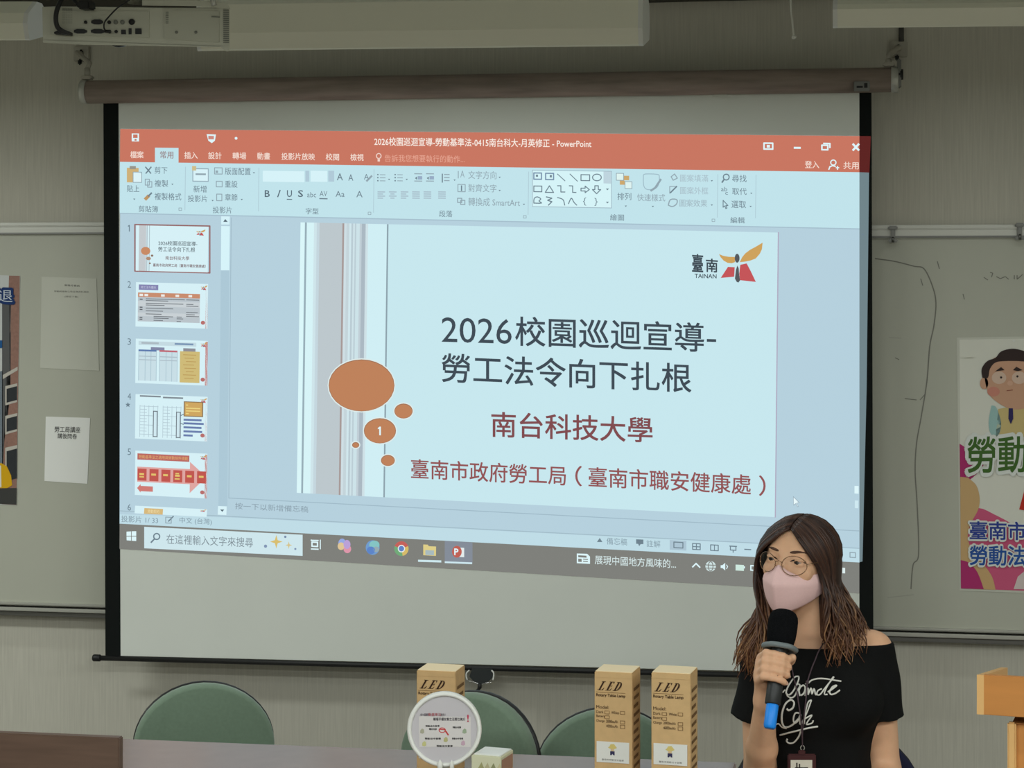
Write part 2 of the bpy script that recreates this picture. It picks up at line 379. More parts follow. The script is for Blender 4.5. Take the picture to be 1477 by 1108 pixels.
part('side_border', MB().slab([at(1239.5, 120), at(1257, 120), at(1260, 974), at(1239.5, 973)][::-1], nrm, M_blkcloth), scr)
bl, br_ = at(134, 949), at(1268, 979)
dd = (br_-bl).normalized()
part('bottom_bar', MB().tube([bl+dd*0.01, (bl+br_)/2, br_-dd*0.01], 0.0085, M_black, 14), scr)
for p, s in ((bl, 1), (br_, -1)): part('bar_cap', MB().tube([p, p+dd*s*0.003, p+dd*s*0.024, p+dd*s*0.026], [0.009, 0.0115, 0.0115, 0.0095], M_black, 14), scr)
# pull handle in the middle of the bar
Yh = YS-0.012
m = MB(); h = lambda x, y: PY(x, y, Yh)
m.slab([h(681, 964), h(709, 965), h(711, 977), h(705, 983), h(692, 988), h(682, 982), h(677, 976)][::-1], (0, 0.008, 0), mat('handle_plate', (44, 48, 48), rough=0.5))
hp = part('pull_handle', m, scr)
m = MB(); m.tube([h(*q) for q in smooth_px([(677, 967), (673, 971), (672.5, 976), (674, 981)])], 0.0022, M_white, 8); m.tube([h(*q) for q in smooth_px([(709, 967), (712, 971), (712, 976), (711, 981)])], 0.0024, M_white, 8)
m.tube([h(674, 981.5), h(686, 985), h(692, 988), h(699, 986), h(710, 984)], 0.0017, M_steel, 8)
part('handle_wire', m, hp, label='shiny wire edge')
m = MB(); m.tube([h(692, 986), h(692, 991), h(690, 995), h(686, 997)], [0.006, 0.007, 0.005, 0.003], M_black, 10); part('handle_knob', m, hp)

# --- the projected picture: light on the cloth, drawn layer over layer
class Pic:
    def __init__(s, lay): s.mb = MB(); s.lay = lay
    def P(s, x, y, k=0): return PY(x, y, YS-0.0006-0.00025*(s.lay+k))
    def poly(s, pts, c, k=0): s.mb.quad([s.P(x, y, k) for x, y in pts][::-1], glow(c)); return s
    def rect(s, x0, y0, x1, y1, c, k=0, sl=None):
        a = slope(y0) if sl is None else sl; b = slope(y1) if sl is None else sl; w_ = x1-x0
        return s.poly([(x0, y0), (x1, y0+a*w_), (x1, y1+b*w_), (x0, y1)], c, k)
    def ell(s, cx, cy, rx, ry, c, k=0, n=28, a0=0, a1=360):
        r = [(cx+rx*math.cos(math.radians(a0+(a1-a0)*i/n)), cy+ry*math.sin(math.radians(a0+(a1-a0)*i/n))) for i in range(n if a1-a0 == 360 else n+1)]
        if a1-a0 != 360: r.append((cx, cy))
        return s.poly(r, c, k)
    def line(s, pts, r, c, k=0):
        for (a, b) in zip(pts[:-1], pts[1:]):
            d = math.hypot(b[0]-a[0], b[1]-a[1]) or 1; nx, ny = -(b[1]-a[1])/d*r, (b[0]-a[0])/d*r; ex, ey = (b[0]-a[0])/d*r*0.6, (b[1]-a[1])/d*r*0.6
            s.poly([(a[0]+nx-ex, a[1]+ny-ey), (b[0]+nx+ex, b[1]+ny+ey), (b[0]-nx+ex, b[1]-ny+ey), (a[0]-nx-ex, a[1]-ny-ey)], c, k)
        return s
    def frame(s, x0, y0, x1, y1, r, c, k=0):
        a = slope(y0)*(x1-x0); b = slope(y1)*(x1-x0)
        return s.line([(x0, y0), (x1, y0+a), (x1, y1+b), (x0, y1), (x0, y0)], r, c, k)
    def t(s, txt, x0, x1, y0, y1, c, k=1, bold=0.0, shear=0.0, sl=None):
        q = (slope(y0) if sl is None else sl)*(x1-x0)
        f = bil((x0, y0), (x1, y0+q), (x1, y1+q), (x0, y1))
        put_text(s.mb, txt, lambda u, v: s.P(*f(u, 1-v), k), glow(c), bold, shear, 4 if y1-y0 > 20 else 2); return s
def slope(y): return 0.0094+7.57e-5*(y-186)
WS = (181, 208, 221); RB = (193, 227, 235); RED = (200, 118, 97); TXT = (110, 130, 142); TX2 = (146, 166, 176); WHT = (222, 246, 250); LINE = (160, 184, 196); DKT = (86, 104, 116)
q = Pic(0)
q.poly([(173.5, 186), (1239.6, 196.3), (1239.6, 812), (172.5, 756)], WS)
q.poly([(1239.6, 248), (1253.5, 248.5), (1250, 560), (1244, 810), (1239.6, 811)], (112, 132, 138))
pic = part('projected_picture', q.mb, scr, label='bright projected presentation window')
# title bar
q = Pic(1)
q.poly([(173.5, 186), (1239.6, 196.3), (1239.6, 248.5), (173, 233.5)], RED).poly([(1239.6, 196.3), (1256, 196.5), (1254, 249), (1239.6, 248.5)], (92, 34, 32))
q.rect(223.5, 213, 257.5, 236, RB, 1)
q.rect(190, 192.5, 200.5, 204, WHT, 1).rect(192, 194, 198.5, 199, RED, 2).rect(194, 200.5, 197, 203, RED, 2)
q.poly([(298, 193.5), (311.5, 194), (310, 203), (305.5, 206.5), (300.5, 203)], WHT, 1).rect(300.5, 196, 308.5, 201, (206, 136, 124), 2); q.ell(340.5, 199.5, 2, 2, WHT, 1)
q.t('2026校園巡迴宣導-勞動基準法-0415南台科大-月英修正 - PowerPoint', 540, 853, 198, 210, (250, 238, 228), 1, 0.012)
for s_, a, b in (('檔案', 188, 207), ('插入', 266, 285), ('設計', 300.5, 319.5), ('轉場', 335.5, 355), ('動畫', 371, 389.5), ('投影片放映', 406, 454), ('校閱', 470, 489), ('檢視', 505.5, 524.5)):
    y = 218+(a-188)*0.0118; q.t(s_, a, b, y, y+10, (246, 226, 214), 1, 0.012)
q.t('常用', 231, 250, 218, 228.5, (150, 128, 130), 2, 0.01); q.t('告訴我您想要執行的動作...', 555, 670, 223, 233.5, (232, 168, 148), 1)
q.ell(546.3, 225, 4, 4.2, (240, 214, 204), 1).ell(546.3, 225, 2.7, 3, RED, 2).rect(544.6, 229.5, 548, 233, (240, 214, 204), 1)
q.frame(1102, 206.5, 1114.5, 215, 1.1, WHT, 1).rect(1106, 209, 1110.5, 213, WHT, 1).rect(1145, 211.8, 1155, 214.6, WHT, 1)
q.frame(1185.5, 209.5, 1194, 216, 1.1, WHT, 1).line([(1188, 207), (1197, 207.2), (1197, 213)], 1.1, WHT, 1)
q.line([(1230.5, 208), (1238.5, 216.5)], 1.5, WHT, 1).line([(1238.5, 208), (1230.5, 216.5)], 1.5, WHT, 1)
q.t('登入', 1161, 1181.5, 232, 242.5, (246, 226, 214), 1, 0.01).t('共用', 1216.5, 1238.5, 233.5, 244, (246, 226, 214), 1, 0.01)
q.ell(1202, 234.5, 4.6, 4.4, WHT, 1).ell(1202, 234.5, 3, 2.9, RED, 2).line([(1195.5, 244.5), (1197, 240.5), (1201, 239), (1205, 240)], 0.9, WHT, 1).line([(1206, 242), (1210, 242)], 0.8, WHT, 1).line([(1208, 240), (1208, 244.5)], 0.8, WHT, 1)
part('title_bar', q.mb, pic)
# ribbon
q = Pic(1)
q.poly([(173, 233.5), (1239.6, 248.5), (1239.6, 329.5), (172.8, 307)], RB).poly([(172.8, 307), (1239.6, 329.5), (1239.6, 331), (172.8, 308.5)], (164, 190, 204), 1)
def sh(x, y): return y + (x-175)*slope(y)
def rt(s_, a, b, y0, y1, c=TXT, bold=0.004): q.t(s_, a, b, y0, y1, c, 1, bold)
rt('貼上', 183, 201, 267, 277); rt('剪下', 223, 241.5, 240.5, 250.5); rt('複製', 223, 242.5, 259.5, 269.5); rt('複製格式', 223, 261.5, 278, 288.5); rt('剪貼簿', 200, 228, 296.5, 306)
rt('新增', 279, 298, 267.5, 277.5); rt('投影片', 271, 299, 281.5, 291); rt('版面配置', 324.5, 361.5, 241.5, 252); rt('重設', 324.5, 342.5, 260.5, 270.5); rt('章節', 324.5, 342.5, 279.5, 289.5); rt('投影片', 307, 334.5, 298, 307.5)
rt('字型', 441, 459.5, 300, 309); rt('文字方向', 675.5, 716, 246.5, 258, TX2); rt('對齊文字', 675.5, 716, 265.5, 277, TX2); rt('轉換成 SmartArt', 675.5, 750, 285, 297, TX2); rt('段落', 633.5, 652.5, 303.5, 313)
rt('排列', 890.5, 910.5, 278, 288.5); rt('快速樣式', 919, 959.5, 279.5, 290, TX2); rt('圖案填滿', 981, 1021.5, 251.5, 262, (168, 190, 200)); rt('圖案外框', 981, 1021.5, 269.5, 280, (168, 190, 200)); rt('圖案效果', 980, 1020, 287.5, 298, (160, 182, 192)); rt('繪圖', 880, 900, 309, 318)
rt('尋找', 1056, 1077, 252, 262.5); rt('取代', 1056, 1077, 271, 281); rt('選取', 1055, 1076, 289.5, 300); rt('編輯', 1053.5, 1074, 313, 322)
for s_, a, b, c in (('B', 382, 389, DKT), ('U', 414, 421, DKT), ('S', 430, 437, DKT)): q.t(s_, a, b, 274.5, 284, c, 1, 0.02)
q.line([(404, 274.5), (400.6, 284)], 0.8, DKT, 1)
q.t('abc', 443, 456, 277, 284.5, TXT).t('AV', 461, 472, 275.5, 283, TXT).t('Aa', 484, 497, 275.5, 284, TXT).t('A', 514, 523, 275.5, 284.5, TXT)
q.t('A', 486, 494.5, 250, 260, TXT, 1, 0.01).t('A', 502.5, 509.5, 251.5, 260.5, TXT, 1, 0.01).t('A', 525, 532, 251, 259, TXT)
q.line([(414, 287.5), (421, 287.7)], 0.6, DKT, 1).line([(461, 286.5), (472, 286.8)], 0.8, TXT, 1).line([(529, 261), (536, 254)], 1.4, TX2, 1)
for x in (267.5, 373.5, 539.5, 762.5, 1035.5, 1090.5): y = 233.5+(x-173)*0.0141; q.line([(x, y+6), (x-0.8, y+68)], 0.5, (176, 204, 214), 1)
for (x0, x1) in ((379, 439), (440.5, 446), (448, 472), (473.5, 482)): q.rect(x0, 246.3, x1, 262, (214, 242, 248) if x1-x0 > 10 else (176, 202, 216), 1)
q.rect(183, 242, 200, 263, (206, 176, 120), 1).rect(187, 239.5, 196, 244, (150, 150, 140), 2).poly([(192, 248), (201, 248.2), (204.5, 252), (204.5, 263.5), (192, 263)], (220, 242, 246), 2).frame(192, 248.2, 204.3, 263, 0.5, TX2, 3)
q.line([(210, 241), (217.5, 250)], 0.9, TXT, 1).line([(218, 241), (210.5, 250)], 0.9, TXT, 1).frame(209.5, 258.5, 215.5, 267, 0.6, TX2, 1).frame(213, 262, 219, 270, 0.6, TX2, 1).line([(210, 287), (214, 283)], 2.4, (190, 150, 100), 1).line([(214, 283), (218.5, 278.5)], 1.2, TXT, 1)
q.rect(277.5, 242.5, 301, 262, (150, 172, 184), 1).rect(278.8, 244, 299.8, 260.7, (216, 242, 248), 2).rect(282, 250, 297, 252.5, TX2, 3).rect(277, 239.5, 283, 246, (206, 190, 140), 3)
q.frame(309.5, 242, 320.5, 251, 0.6, TX2, 1).rect(311, 246, 314.5, 249.5, TX2, 1).frame(312, 261.5, 320.5, 269.5, 0.6, TX2, 1).frame(312.5, 280, 320, 289.5, 0.6, TX2, 1)
for i in range(3):
    for x in (544, 569): q.rect(x, 251+i*4.4, x+2, 252.8+i*4.4, TXT, 1).rect(x+4, 251.5+i*4.4, x+12, 252.6+i*4.4, TX2, 1)
    q.rect(640.5, 251+i*4.4, 648.5, 252.4+i*4.4, TX2, 1)
for x in (597.5, 614.5):
    q.rect(x, 250, x+11.5, 251.3, TX2, 1).rect(x+5, 254, x+11.5, 259, (150, 172, 196), 1).rect(x, 260.5, x+11.5, 261.8, TX2, 1).poly([(x+1, 257), (x+4, 254.5), (x+4, 259.5)], TXT, 1)
q.line([(638, 251), (638, 263)], 0.8, TXT, 1)
for j, x in enumerate((544.5, 561, 578, 594.5, 611, 632)):
    for i in range(4): q.rect(x+(2 if (j == 1 and i % 2) else 0), 276+i*3, x+(8 if (i % 2 and j < 3) else 11), 277.6+i*3, (168, 190, 202), 1)
q.t('A', 664, 670, 246, 256, TX2).line([(661, 247), (661, 257)], 0.6, TX2, 1).frame(660.5, 266, 671, 276.5, 0.6, TX2, 1).line([(665.7, 268), (665.7, 275)], 0.9, TXT, 1).frame(660, 286, 666, 292, 0.7, TX2, 1).frame(664.5, 289, 670.5, 295, 0.7, TX2, 1)
# shape gallery
q.poly([(768, 245.5), (882, 247.6), (882, 300.3), (767, 298)], (213, 243, 247), 1).frame(768, 245.5, 882, 298, 0.5, LINE, 2).poly([(870.5, 247), (882, 247.4), (882, 265), (870.5, 264.5)], (190, 212, 222), 2)
q.frame(770, 249.5, 781, 258.5, 0.9, (120, 146, 172), 2).frame(787, 250, 798.5, 259, 0.9, (120, 146, 172), 2).rect(773, 252, 776, 255, TXT, 2).rect(793, 252.5, 796, 256, TXT, 2)
q.line([(804, 251), (815, 261)], 0.6, TXT, 2).line([(822, 251), (833, 261.5)], 0.6, TXT, 2).frame(838, 252, 850.5, 260.5, 0.7, TXT, 2)
def ring(cx, cy, rx, ry, r, c, k=2, a0=0, a1=360): q.line([(cx+rx*math.cos(math.radians(a0+(a1-a0)*i/20)), cy+ry*math.sin(math.radians(a0+(a1-a0)*i/20))) for i in range(21)], r, c, k)
ring(861, 256, 6.3, 4.8, 0.7, TXT); q.frame(770, 268.3, 781.5, 276.5, 0.7, TXT, 2).line([(786.5, 277.5), (792.5, 268), (798.5, 277.7), (786.5, 277.5)], 0.7, TXT, 2)
q.line([(804, 268), (809, 268), (809, 277), (815, 277)], 0.7, TXT, 2).line([(821, 268), (826, 268.2), (826, 277.5), (831, 277.7)], 0.7, TXT, 2)
q.line([(838, 271.5), (844, 271.5), (844, 268.5), (850, 273.5), (844, 278), (844, 275.5), (838, 275.5), (838, 271.5)], 0.7, TXT, 2).line([(858, 268), (863, 268), (863, 273.5), (866.5, 273.5), (860.5, 279.5), (854.5, 273.5), (858, 273.5), (858, 268)], 0.7, TXT, 2)
q.line(smooth_px([(770, 293), (770.5, 286.5), (775, 284), (780, 287), (777.5, 290), (781, 293), (770, 293)], 3), 0.7, TXT, 2).line([(788, 284), (796, 286), (790, 289), (796, 291), (791, 296)], 0.8, TXT, 2).line(smooth_px([(804, 285), (812, 288), (814.5, 296)], 4), 0.7, TXT, 2).line(smooth_px([(820, 294), (824, 286), (828, 292), (832, 296)], 4), 0.7, TXT, 2)
q.t('{', 841, 845.5, 285, 296.5, TXT, 2).t('}', 857.5, 862, 285.5, 297, TXT, 2)
for y in (272, 291): q.poly([(874, y), (878.5, y+0.1), (876, y+2.6)], TXT, 3)
q.rect(889, 250, 899.5, 260, (222, 243, 240), 1).frame(889, 250, 899.5, 260, 0.5, TX2, 2).rect(900, 253.5, 907.5, 260, (204, 168, 110), 2).rect(894, 260.5, 901, 266.5, (204, 168, 110), 2).rect(901.5, 262, 911.5, 272, (222, 243, 240), 2).frame(901.5, 262, 911.5, 272, 0.5, TX2, 3)
q.line(smooth_px([(928, 253), (931, 251), (948, 251.5), (951, 255), (950, 266), (945, 272), (934, 273.5), (928.5, 268), (928, 253)], 3), 0.6, (158, 186, 198), 1).line([(939, 275), (945, 271), (953, 259)], 1.5, TX2, 2)
q.line([(968, 255), (973, 251), (977, 257), (971, 260), (968, 255)], 0.7, TX2, 1).line([(966, 279), (966, 269), (974, 269)], 0.6, TX2, 1).line([(967, 278), (976, 269)], 1, TXT, 1).line(smooth_px([(964, 296), (967, 288), (976, 288), (976, 294), (970, 298), (964, 296)], 3), 0.8, TX2, 1)
ring(1047.5, 255.5, 4.2, 4.2, 0.8, TXT); q.line([(1044.5, 258.8), (1041.5, 263)], 1.1, TXT, 2).t('ab', 1040, 1049, 269.5, 276, TXT, 2).t('c', 1046, 1050, 277, 281, TXT, 2).line([(1043, 289), (1043, 299), (1045.5, 297), (1047, 301), (1048.5, 300), (1047, 296.5), (1050, 296.5), (1043, 289)], 0.6, TXT, 2)
for x, y in ((247, 265), (305, 288.5), (364.5, 248.5), (347, 287), (192, 286.5), (901, 296.5), (940, 297), (719, 255), (719, 274), (754, 294), (1025, 260), (1082, 278), (1081, 297), (1025, 295), (559.5, 258), (585, 258), (654, 259)): q.poly([(x, y), (x+3.4, y), (x+1.7, y+2)], TXT, 2)
for x, y in ((258, 300), (531, 306), (755, 311), (1027, 316)): q.frame(x, y, x+4, y+3.6, 0.4, TX2, 1)
part('ribbon', q.mb, pic)
# thumbnails
def slip(x0, y0, x1, y1):
    f = bil((x0, y0), (x1, y0+slope(y0)*(x1-x0)), (x1-0.8, y1+slope(y1)*(x1-x0)), (x0-0.8, y1))
    return f
def local(q, f):
    def R(u0, v0, u1, v1, c, k=1): q.poly([f(u0, v0), f(u1, v0), f(u1, v1), f(u0, v1)], c, k)
    def T(s_, u0, v0, u1, v1, c, k=2, b=0.0): put_text(q.mb, s_, lambda u, v: q.P(*f(u0+(u1-u0)*u, v1+(v0-v1)*v), k), glow(c), b, 0, 2)
    def E(u, v, ru, rv, c, k=2): q.poly([f(u+ru*math.cos(i*math.pi/10), v+rv*math.sin(i*math.pi/10)) for i in range(20)], c, k)
    return R, T, E
LOGO_Y = [(1188, 358), (1212, 368), (1245, 374), (1279, 375), (1281, 405), (1262, 411), (1238, 409), (1215, 396), (1198, 377)]
def logo(fn, kx, q, k):
    "the winged city emblem, drawn in its own 4x pixel frame; fn maps that frame to the picture"
    g, dk_, rd = (206, 162, 92), (84, 88, 92), (196, 84, 88)
    q.poly([fn(*p) for p in LOGO_Y], g, k)
    q.poly([fn(*p) for p in [(1440, 292), (1436, 330), (1424, 356), (1400, 384), (1368, 396), (1338, 402), (1308, 405), (1322, 376), (1340, 354), (1368, 333), (1400, 316)]], g, k)
    q.poly([fn(1293+14*math.cos(i*math.pi/9), 382+26*math.sin(i*math.pi/9)) for i in range(18)], dk_, k+1)
    q.poly([fn(*p) for p in [(1240, 432), (1279, 434), (1276, 489), (1198, 496)]], rd, k)
    q.poly([fn(*p) for p in [(1311, 420), (1348, 412), (1372, 458), (1401, 519), (1310, 509), (1305, 470)]], rd, k)
    q.poly([fn(*p) for p in [(1294, 424), (1286, 450), (1280, 500), (1290, 518), (1300, 523), (1310, 510), (1304, 470), (1302, 440)]], dk_, k+1)
NUM = [('1', 324, 391.5), ('2', 407, 471), ('3', 488.5, 552.5), ('4', 568.5, 632.5), ('5', 650, 714), ('6', 729.5, 740.5)]
tq = {}
for s_, y0, y1 in NUM:
    q = Pic(1); x0 = 196.5-(y0-324)*0.004; f = slip(x0, y0+(1 if s_ == '1' else 0), x0+104, y1-(1 if s_ == '1' else 0))
    R, T, E = local(q, f)
    if s_ == '1': q.frame(194.6, 324, 302.6, 391, 1.0, (150, 104, 104), 0)
    R(0, 0, 1, 1, (214, 240, 246), 1)
    ym = {'1': 324.5, '2': 405.5, '3': 488, '4': 567, '5': 647, '6': 727}[s_]
    if s_ == '1': q.poly([(186, ym), (187.2, ym), (187.2, ym+9.5), (185.9, ym+9.5), (185.9, ym+2), (184.5, ym+2.6), (184.5, ym+1.3)], TXT, 1)
    else: q.t(s_, 184, 189, ym, ym+9.5, TXT, 1)
    if s_ == '4': q.poly([(184.5+4*(1 if i % 2 == 0 else 0.45)*math.sin(i*math.pi/5), 584-4*(1 if i % 2 == 0 else 0.45)*math.cos(i*math.pi/5)) for i in range(10)], TXT, 1)
    LU, LV = (0.83, 0.06) if s_ == '1' else (0.9, 0.03)
    logo(lambda x, y: f(LU+(x-1188)/252*(0.13 if s_ == '1' else 0.09), LV+min(0.9, (y-292)/230*(0.14 if s_ == '1' else 0.11)*(1 if s_ != '6' else 3))), 1, q, 2)
    if s_ != '1': R(0.965, 0.02, 1.0, 1, (196, 140, 138), 1) if s_ != '6' else None
    if s_ == '1':
        R(0.04, 0, 0.14, 1, (196, 202, 206), 2); R(0.145, 0, 0.16, 1, (180, 196, 204), 2); R(0.18, 0, 0.19, 1, (170, 190, 198), 2)
        E(0.135, 0.56, 0.065, 0.09, (200, 138, 100), 3); E(0.225, 0.66, 0.018, 0.024, (140, 112, 96), 3); E(0.175, 0.725, 0.034, 0.038, (176, 140, 116), 3); E(0.195, 0.83, 0.014, 0.018, (140, 112, 96), 3)
        T('2026校園巡迴宣導-', 0.31, 0.33, 0.85, 0.43, (80, 92, 100), 2, 0.01); T('勞工法令向下扎根', 0.31, 0.46, 0.82, 0.565, (80, 92, 100), 2, 0.01); T('南台科技大學', 0.41, 0.66, 0.74, 0.745, (124, 96, 100), 2, 0.01); T('臺南市政府勞工局（臺南市職安健康處）', 0.24, 0.83, 0.97, 0.90, (124, 100, 104), 2, 0.02)
    if s_ == '2':
        R(0.04, 0.05, 0.31, 0.17, (132, 132, 176), 2); T('勞工法令體系', 0.07, 0.08, 0.28, 0.14, (200, 204, 226), 3)
        R(0.03, 0.23, 0.89, 0.33, (200, 140, 110), 2); R(0.03, 0.33, 0.89, 0.88, (200, 208, 212), 2)
        for (a, b) in ((0.33, 0.42), (0.54, 0.68), (0.76, 0.88)): R(0.03, a, 0.89, b, (186, 196, 202), 3)
        for u in (0.05, 0.12, 0.35, 0.55, 0.73): R(u, 0.26, u+0.05, 0.31, (236, 236, 232), 3)
        for v, a, b in ((0.36, 0.14, 0.68), (0.40, 0.14, 0.45), (0.46, 0.14, 0.66), (0.50, 0.14, 0.4), (0.57, 0.14, 0.52), (0.63, 0.14, 0.38), (0.70, 0.14, 0.36), (0.75, 0.25, 0.52), (0.79, 0.25, 0.46), (0.84, 0.25, 0.38), (0.36, 0.7, 0.88), (0.46, 0.7, 0.8), (0.5, 0.7, 0.87), (0.64, 0.7, 0.86), (0.69, 0.7, 0.82), (0.73, 0.7, 0.88), (0.75, 0.57, 0.64), (0.79, 0.57, 0.66), (0.85, 0.57, 0.63)): R(a, v, b, v+0.018, (112, 118, 124), 4)
        for v in (0.37, 0.55, 0.6, 0.78, 0.82): R(0.055, v, 0.095, v+0.025, (96, 100, 106), 4)
    if s_ == '3':
        R(0.04, 0.05, 0.84, 0.14, (196, 218, 226), 2); R(0.08, 0.07, 0.32, 0.11, (170, 184, 192), 3); R(0.54, 0.07, 0.8, 0.11, (120, 148, 180), 3)
        R(0.21, 0.18, 0.4, 0.25, (130, 136, 166), 2); R(0.66, 0.18, 0.83, 0.25, (140, 140, 150), 2)
        R(0.04, 0.24, 0.29, 0.94, (200, 222, 230), 2); R(0.04, 0.24, 0.29, 0.28, (92, 120, 172), 3); R(0.33, 0.24, 0.58, 0.94, (200, 222, 230), 2); R(0.33, 0.24, 0.58, 0.28, (190, 104, 116), 3)
        for u in (0.04, 0.13, 0.21, 0.285, 0.33, 0.42, 0.5, 0.575): R(u, 0.28, u+0.008, 0.94, (168, 194, 206), 3)
        for v in (0.38, 0.46): R(0.04, v, 0.29, v+0.02, (172, 188, 198), 3); R(0.33, v, 0.58, v+0.02, (172, 188, 198), 3)
        R(0.615, 0.25, 0.89, 0.95, (206, 186, 120), 2)
        for i in range(8): R(0.66+0.02*(i % 3), 0.32+0.075*i, 0.84-0.03*(i % 2), 0.335+0.075*i, (184, 150, 86), 3)
    if s_ == '4':
        R(0.06, 0.02, 0.35, 0.055, (126, 136, 144), 2); R(0.38, 0.035, 0.66, 0.07, (126, 136, 144), 2)
        for u0 in (0.06, 0.38):
            for i in range(5): R(u0+0.062*i, 0.24, u0+0.062*i+0.007, 0.96, (176, 198, 208), 2)
            for i in range(10): R(u0, 0.26+0.07*i, u0+(0.1 if i % 3 else 0.26), 0.272+0.07*i, (176, 196, 206), 2)
        for u0 in (0.245, 0.565):
            R(u0, 0.36, u0+0.065, 0.95, (106, 116, 124), 3); R(u0+0.012, 0.38, u0+0.053, 0.93, (208, 232, 240), 4)
        R(0.67, 0.12, 0.94, 0.46, (140, 116, 84), 2); R(0.685, 0.14, 0.925, 0.44, (206, 166, 96), 3)
        for v, b in ((0.19, 0.73), (0.26, 0.9), (0.32, 0.9), (0.38, 0.74)): R(0.7, v, b, v+0.025, (234, 212, 130), 4)
        for v, b in ((0.51, 0.92), (0.59, 0.95), (0.68, 0.92), (0.77, 0.93), (0.86, 0.8)): R(0.67, v, b, v+0.045, (104, 124, 172), 3)
        q.line([f(0.6, 0.47), f(0.67, 0.41)], 0.6, TXT, 3).line([f(0.6, 0.6), f(0.67, 0.64)], 0.6, TXT, 3)
    if s_ == '5':
        R(0.03, 0.06, 0.75, 0.2, (186, 104, 98), 2); T('勞動基準法之適用與勞動條件規範', 0.05, 0.09, 0.73, 0.17, (226, 176, 110), 3)
        q.poly([f(0.03, 0.36), f(0.76, 0.36), f(0.76, 0.2), f(0.99, 0.52), f(0.76, 0.9), f(0.76, 0.7), f(0.03, 0.7)], (222, 166, 162), 2)
        for i in range(6): R(0.035+0.165*i, 0.40, 0.16+0.165*i, 0.67, (192, 86, 78), 3); R(0.06+0.165*i, 0.5, 0.125+0.165*i, 0.545, (226, 196, 110), 4)
        R(0.06, 0.57, 0.125, 0.6, (226, 196, 110), 4); R(0.56, 0.46, 0.61, 0.49, (226, 196, 110), 4); R(0.55, 0.58, 0.62, 0.61, (226, 196, 110), 4)
        q.poly([f(0.03, 0.84), f(0.08, 0.75), f(0.08, 0.79), f(0.25, 0.79), f(0.25, 0.91), f(0.08, 0.91), f(0.08, 0.94)], (206, 122, 116), 2)
    if s_ == '6': R(0.13, 0.25, 0.39, 1.0, (214, 184, 124), 2); T('勞動契約', 0.18, 0.4, 0.34, 0.85, (240, 222, 170), 3)
    elif s_ != '1': E(0.935, 0.87, 0.03, 0.045, (184, 110, 108), 2)
    part('slide_thumbnail', q.mb, pic)
# scroll bars, dividers, notes
q = Pic(1)
q.poly([(319, 312), (331.5, 312.3), (331, 324), (319, 324)], (212, 240, 247), 0).poly([(319, 326), (331.5, 326.3), (330.7, 390), (318.6, 390)], (214, 243, 249), 0).poly([(322, 320), (328.5, 320.2), (325, 316)], DKT, 1).poly([(318.6, 390), (330.7, 390), (328, 730), (315, 730)], (172, 200, 214), 0)
q.poly([(314.5, 730), (327, 730.6), (326.5, 743), (314, 742.5)], (216, 242, 248), 0).poly([(317.5, 735), (323.5, 735.2), (320.5, 738.5)], DKT, 1)
q.line([(333.5, 314), (330, 718)], 0.5, (158, 184, 198), 0)
q.line([(330, 718.5), (1239, 766)], 0.6, (158, 184, 198), 0).line([(172.8, 737), (330, 745), (1239, 791)], 0.6, (160, 186, 198), 0)
q.poly([(172.8, 742), (330, 746.5), (1239.4, 792), (1239.4, 811.5), (172.6, 755.5)], (191, 220, 230), 1)
q.t('按一下以新增備忘稿', 339, 444.5, 725, 734.5, (136, 156, 168), 1, 0, 0, 0.05)
q.t('投影片 1/ 33', 175, 228, 743.5, 753, (126, 146, 158), 2, 0, 0, 0.05).t('中文 (台灣)', 259, 305.5, 746, 756, (126, 146, 158), 2, 0, 0, 0.05).frame(239, 746, 247, 754.5, 0.6, TX2, 2).line([(243, 752), (250, 745)], 0.9, TXT, 2)
q.t('備忘稿', 875, 904.5, 775.5, 785.5, (130, 152, 164), 2).t('註解', 932.5, 952.5, 779, 789, (130, 152, 164), 2).poly([(917.5, 778), (928, 778.5), (928, 785), (924, 785), (922, 788), (920.5, 784.7), (917.5, 784.5)], TXT, 2).poly([(865, 776), (869, 782), (861, 782)], TXT, 2)
q.rect(966, 779, 990, 793, (172, 196, 210), 2); q.frame(972, 782, 985, 790, 0.7, TXT, 3).frame(999, 784, 1010, 792.5, 0.7, TXT, 2).line([(1004.5, 784), (1004.5, 793)], 0.7, TXT, 2).line([(999, 788.5), (1010, 789)], 0.7, TXT, 2).frame(1025, 786, 1036, 794, 0.7, TXT, 2).line([(1030.5, 786), (1030.5, 794.5)], 0.6, TXT, 2).rect(1052, 787, 1063, 788.5, TXT, 2).frame(1053.5, 788, 1061.5, 793.5, 0.7, TXT, 2).line([(1057.5, 794), (1057.5, 797)], 0.7, TXT, 2).line([(1074, 792.5), (1083, 793)], 0.8, TXT, 2)
q.frame(1226, 797, 1234, 804, 0.7, TX2, 2).rect(1232.5, 701, 1238.5, 712, WHT, 1).rect(1233, 722, 1238, 733, (206, 232, 240), 1)
q.poly([(1242, 339), (1247, 339), (1244.5, 336.5)], TXT, 2)
part('notes_and_status_bar', q.mb, pic)
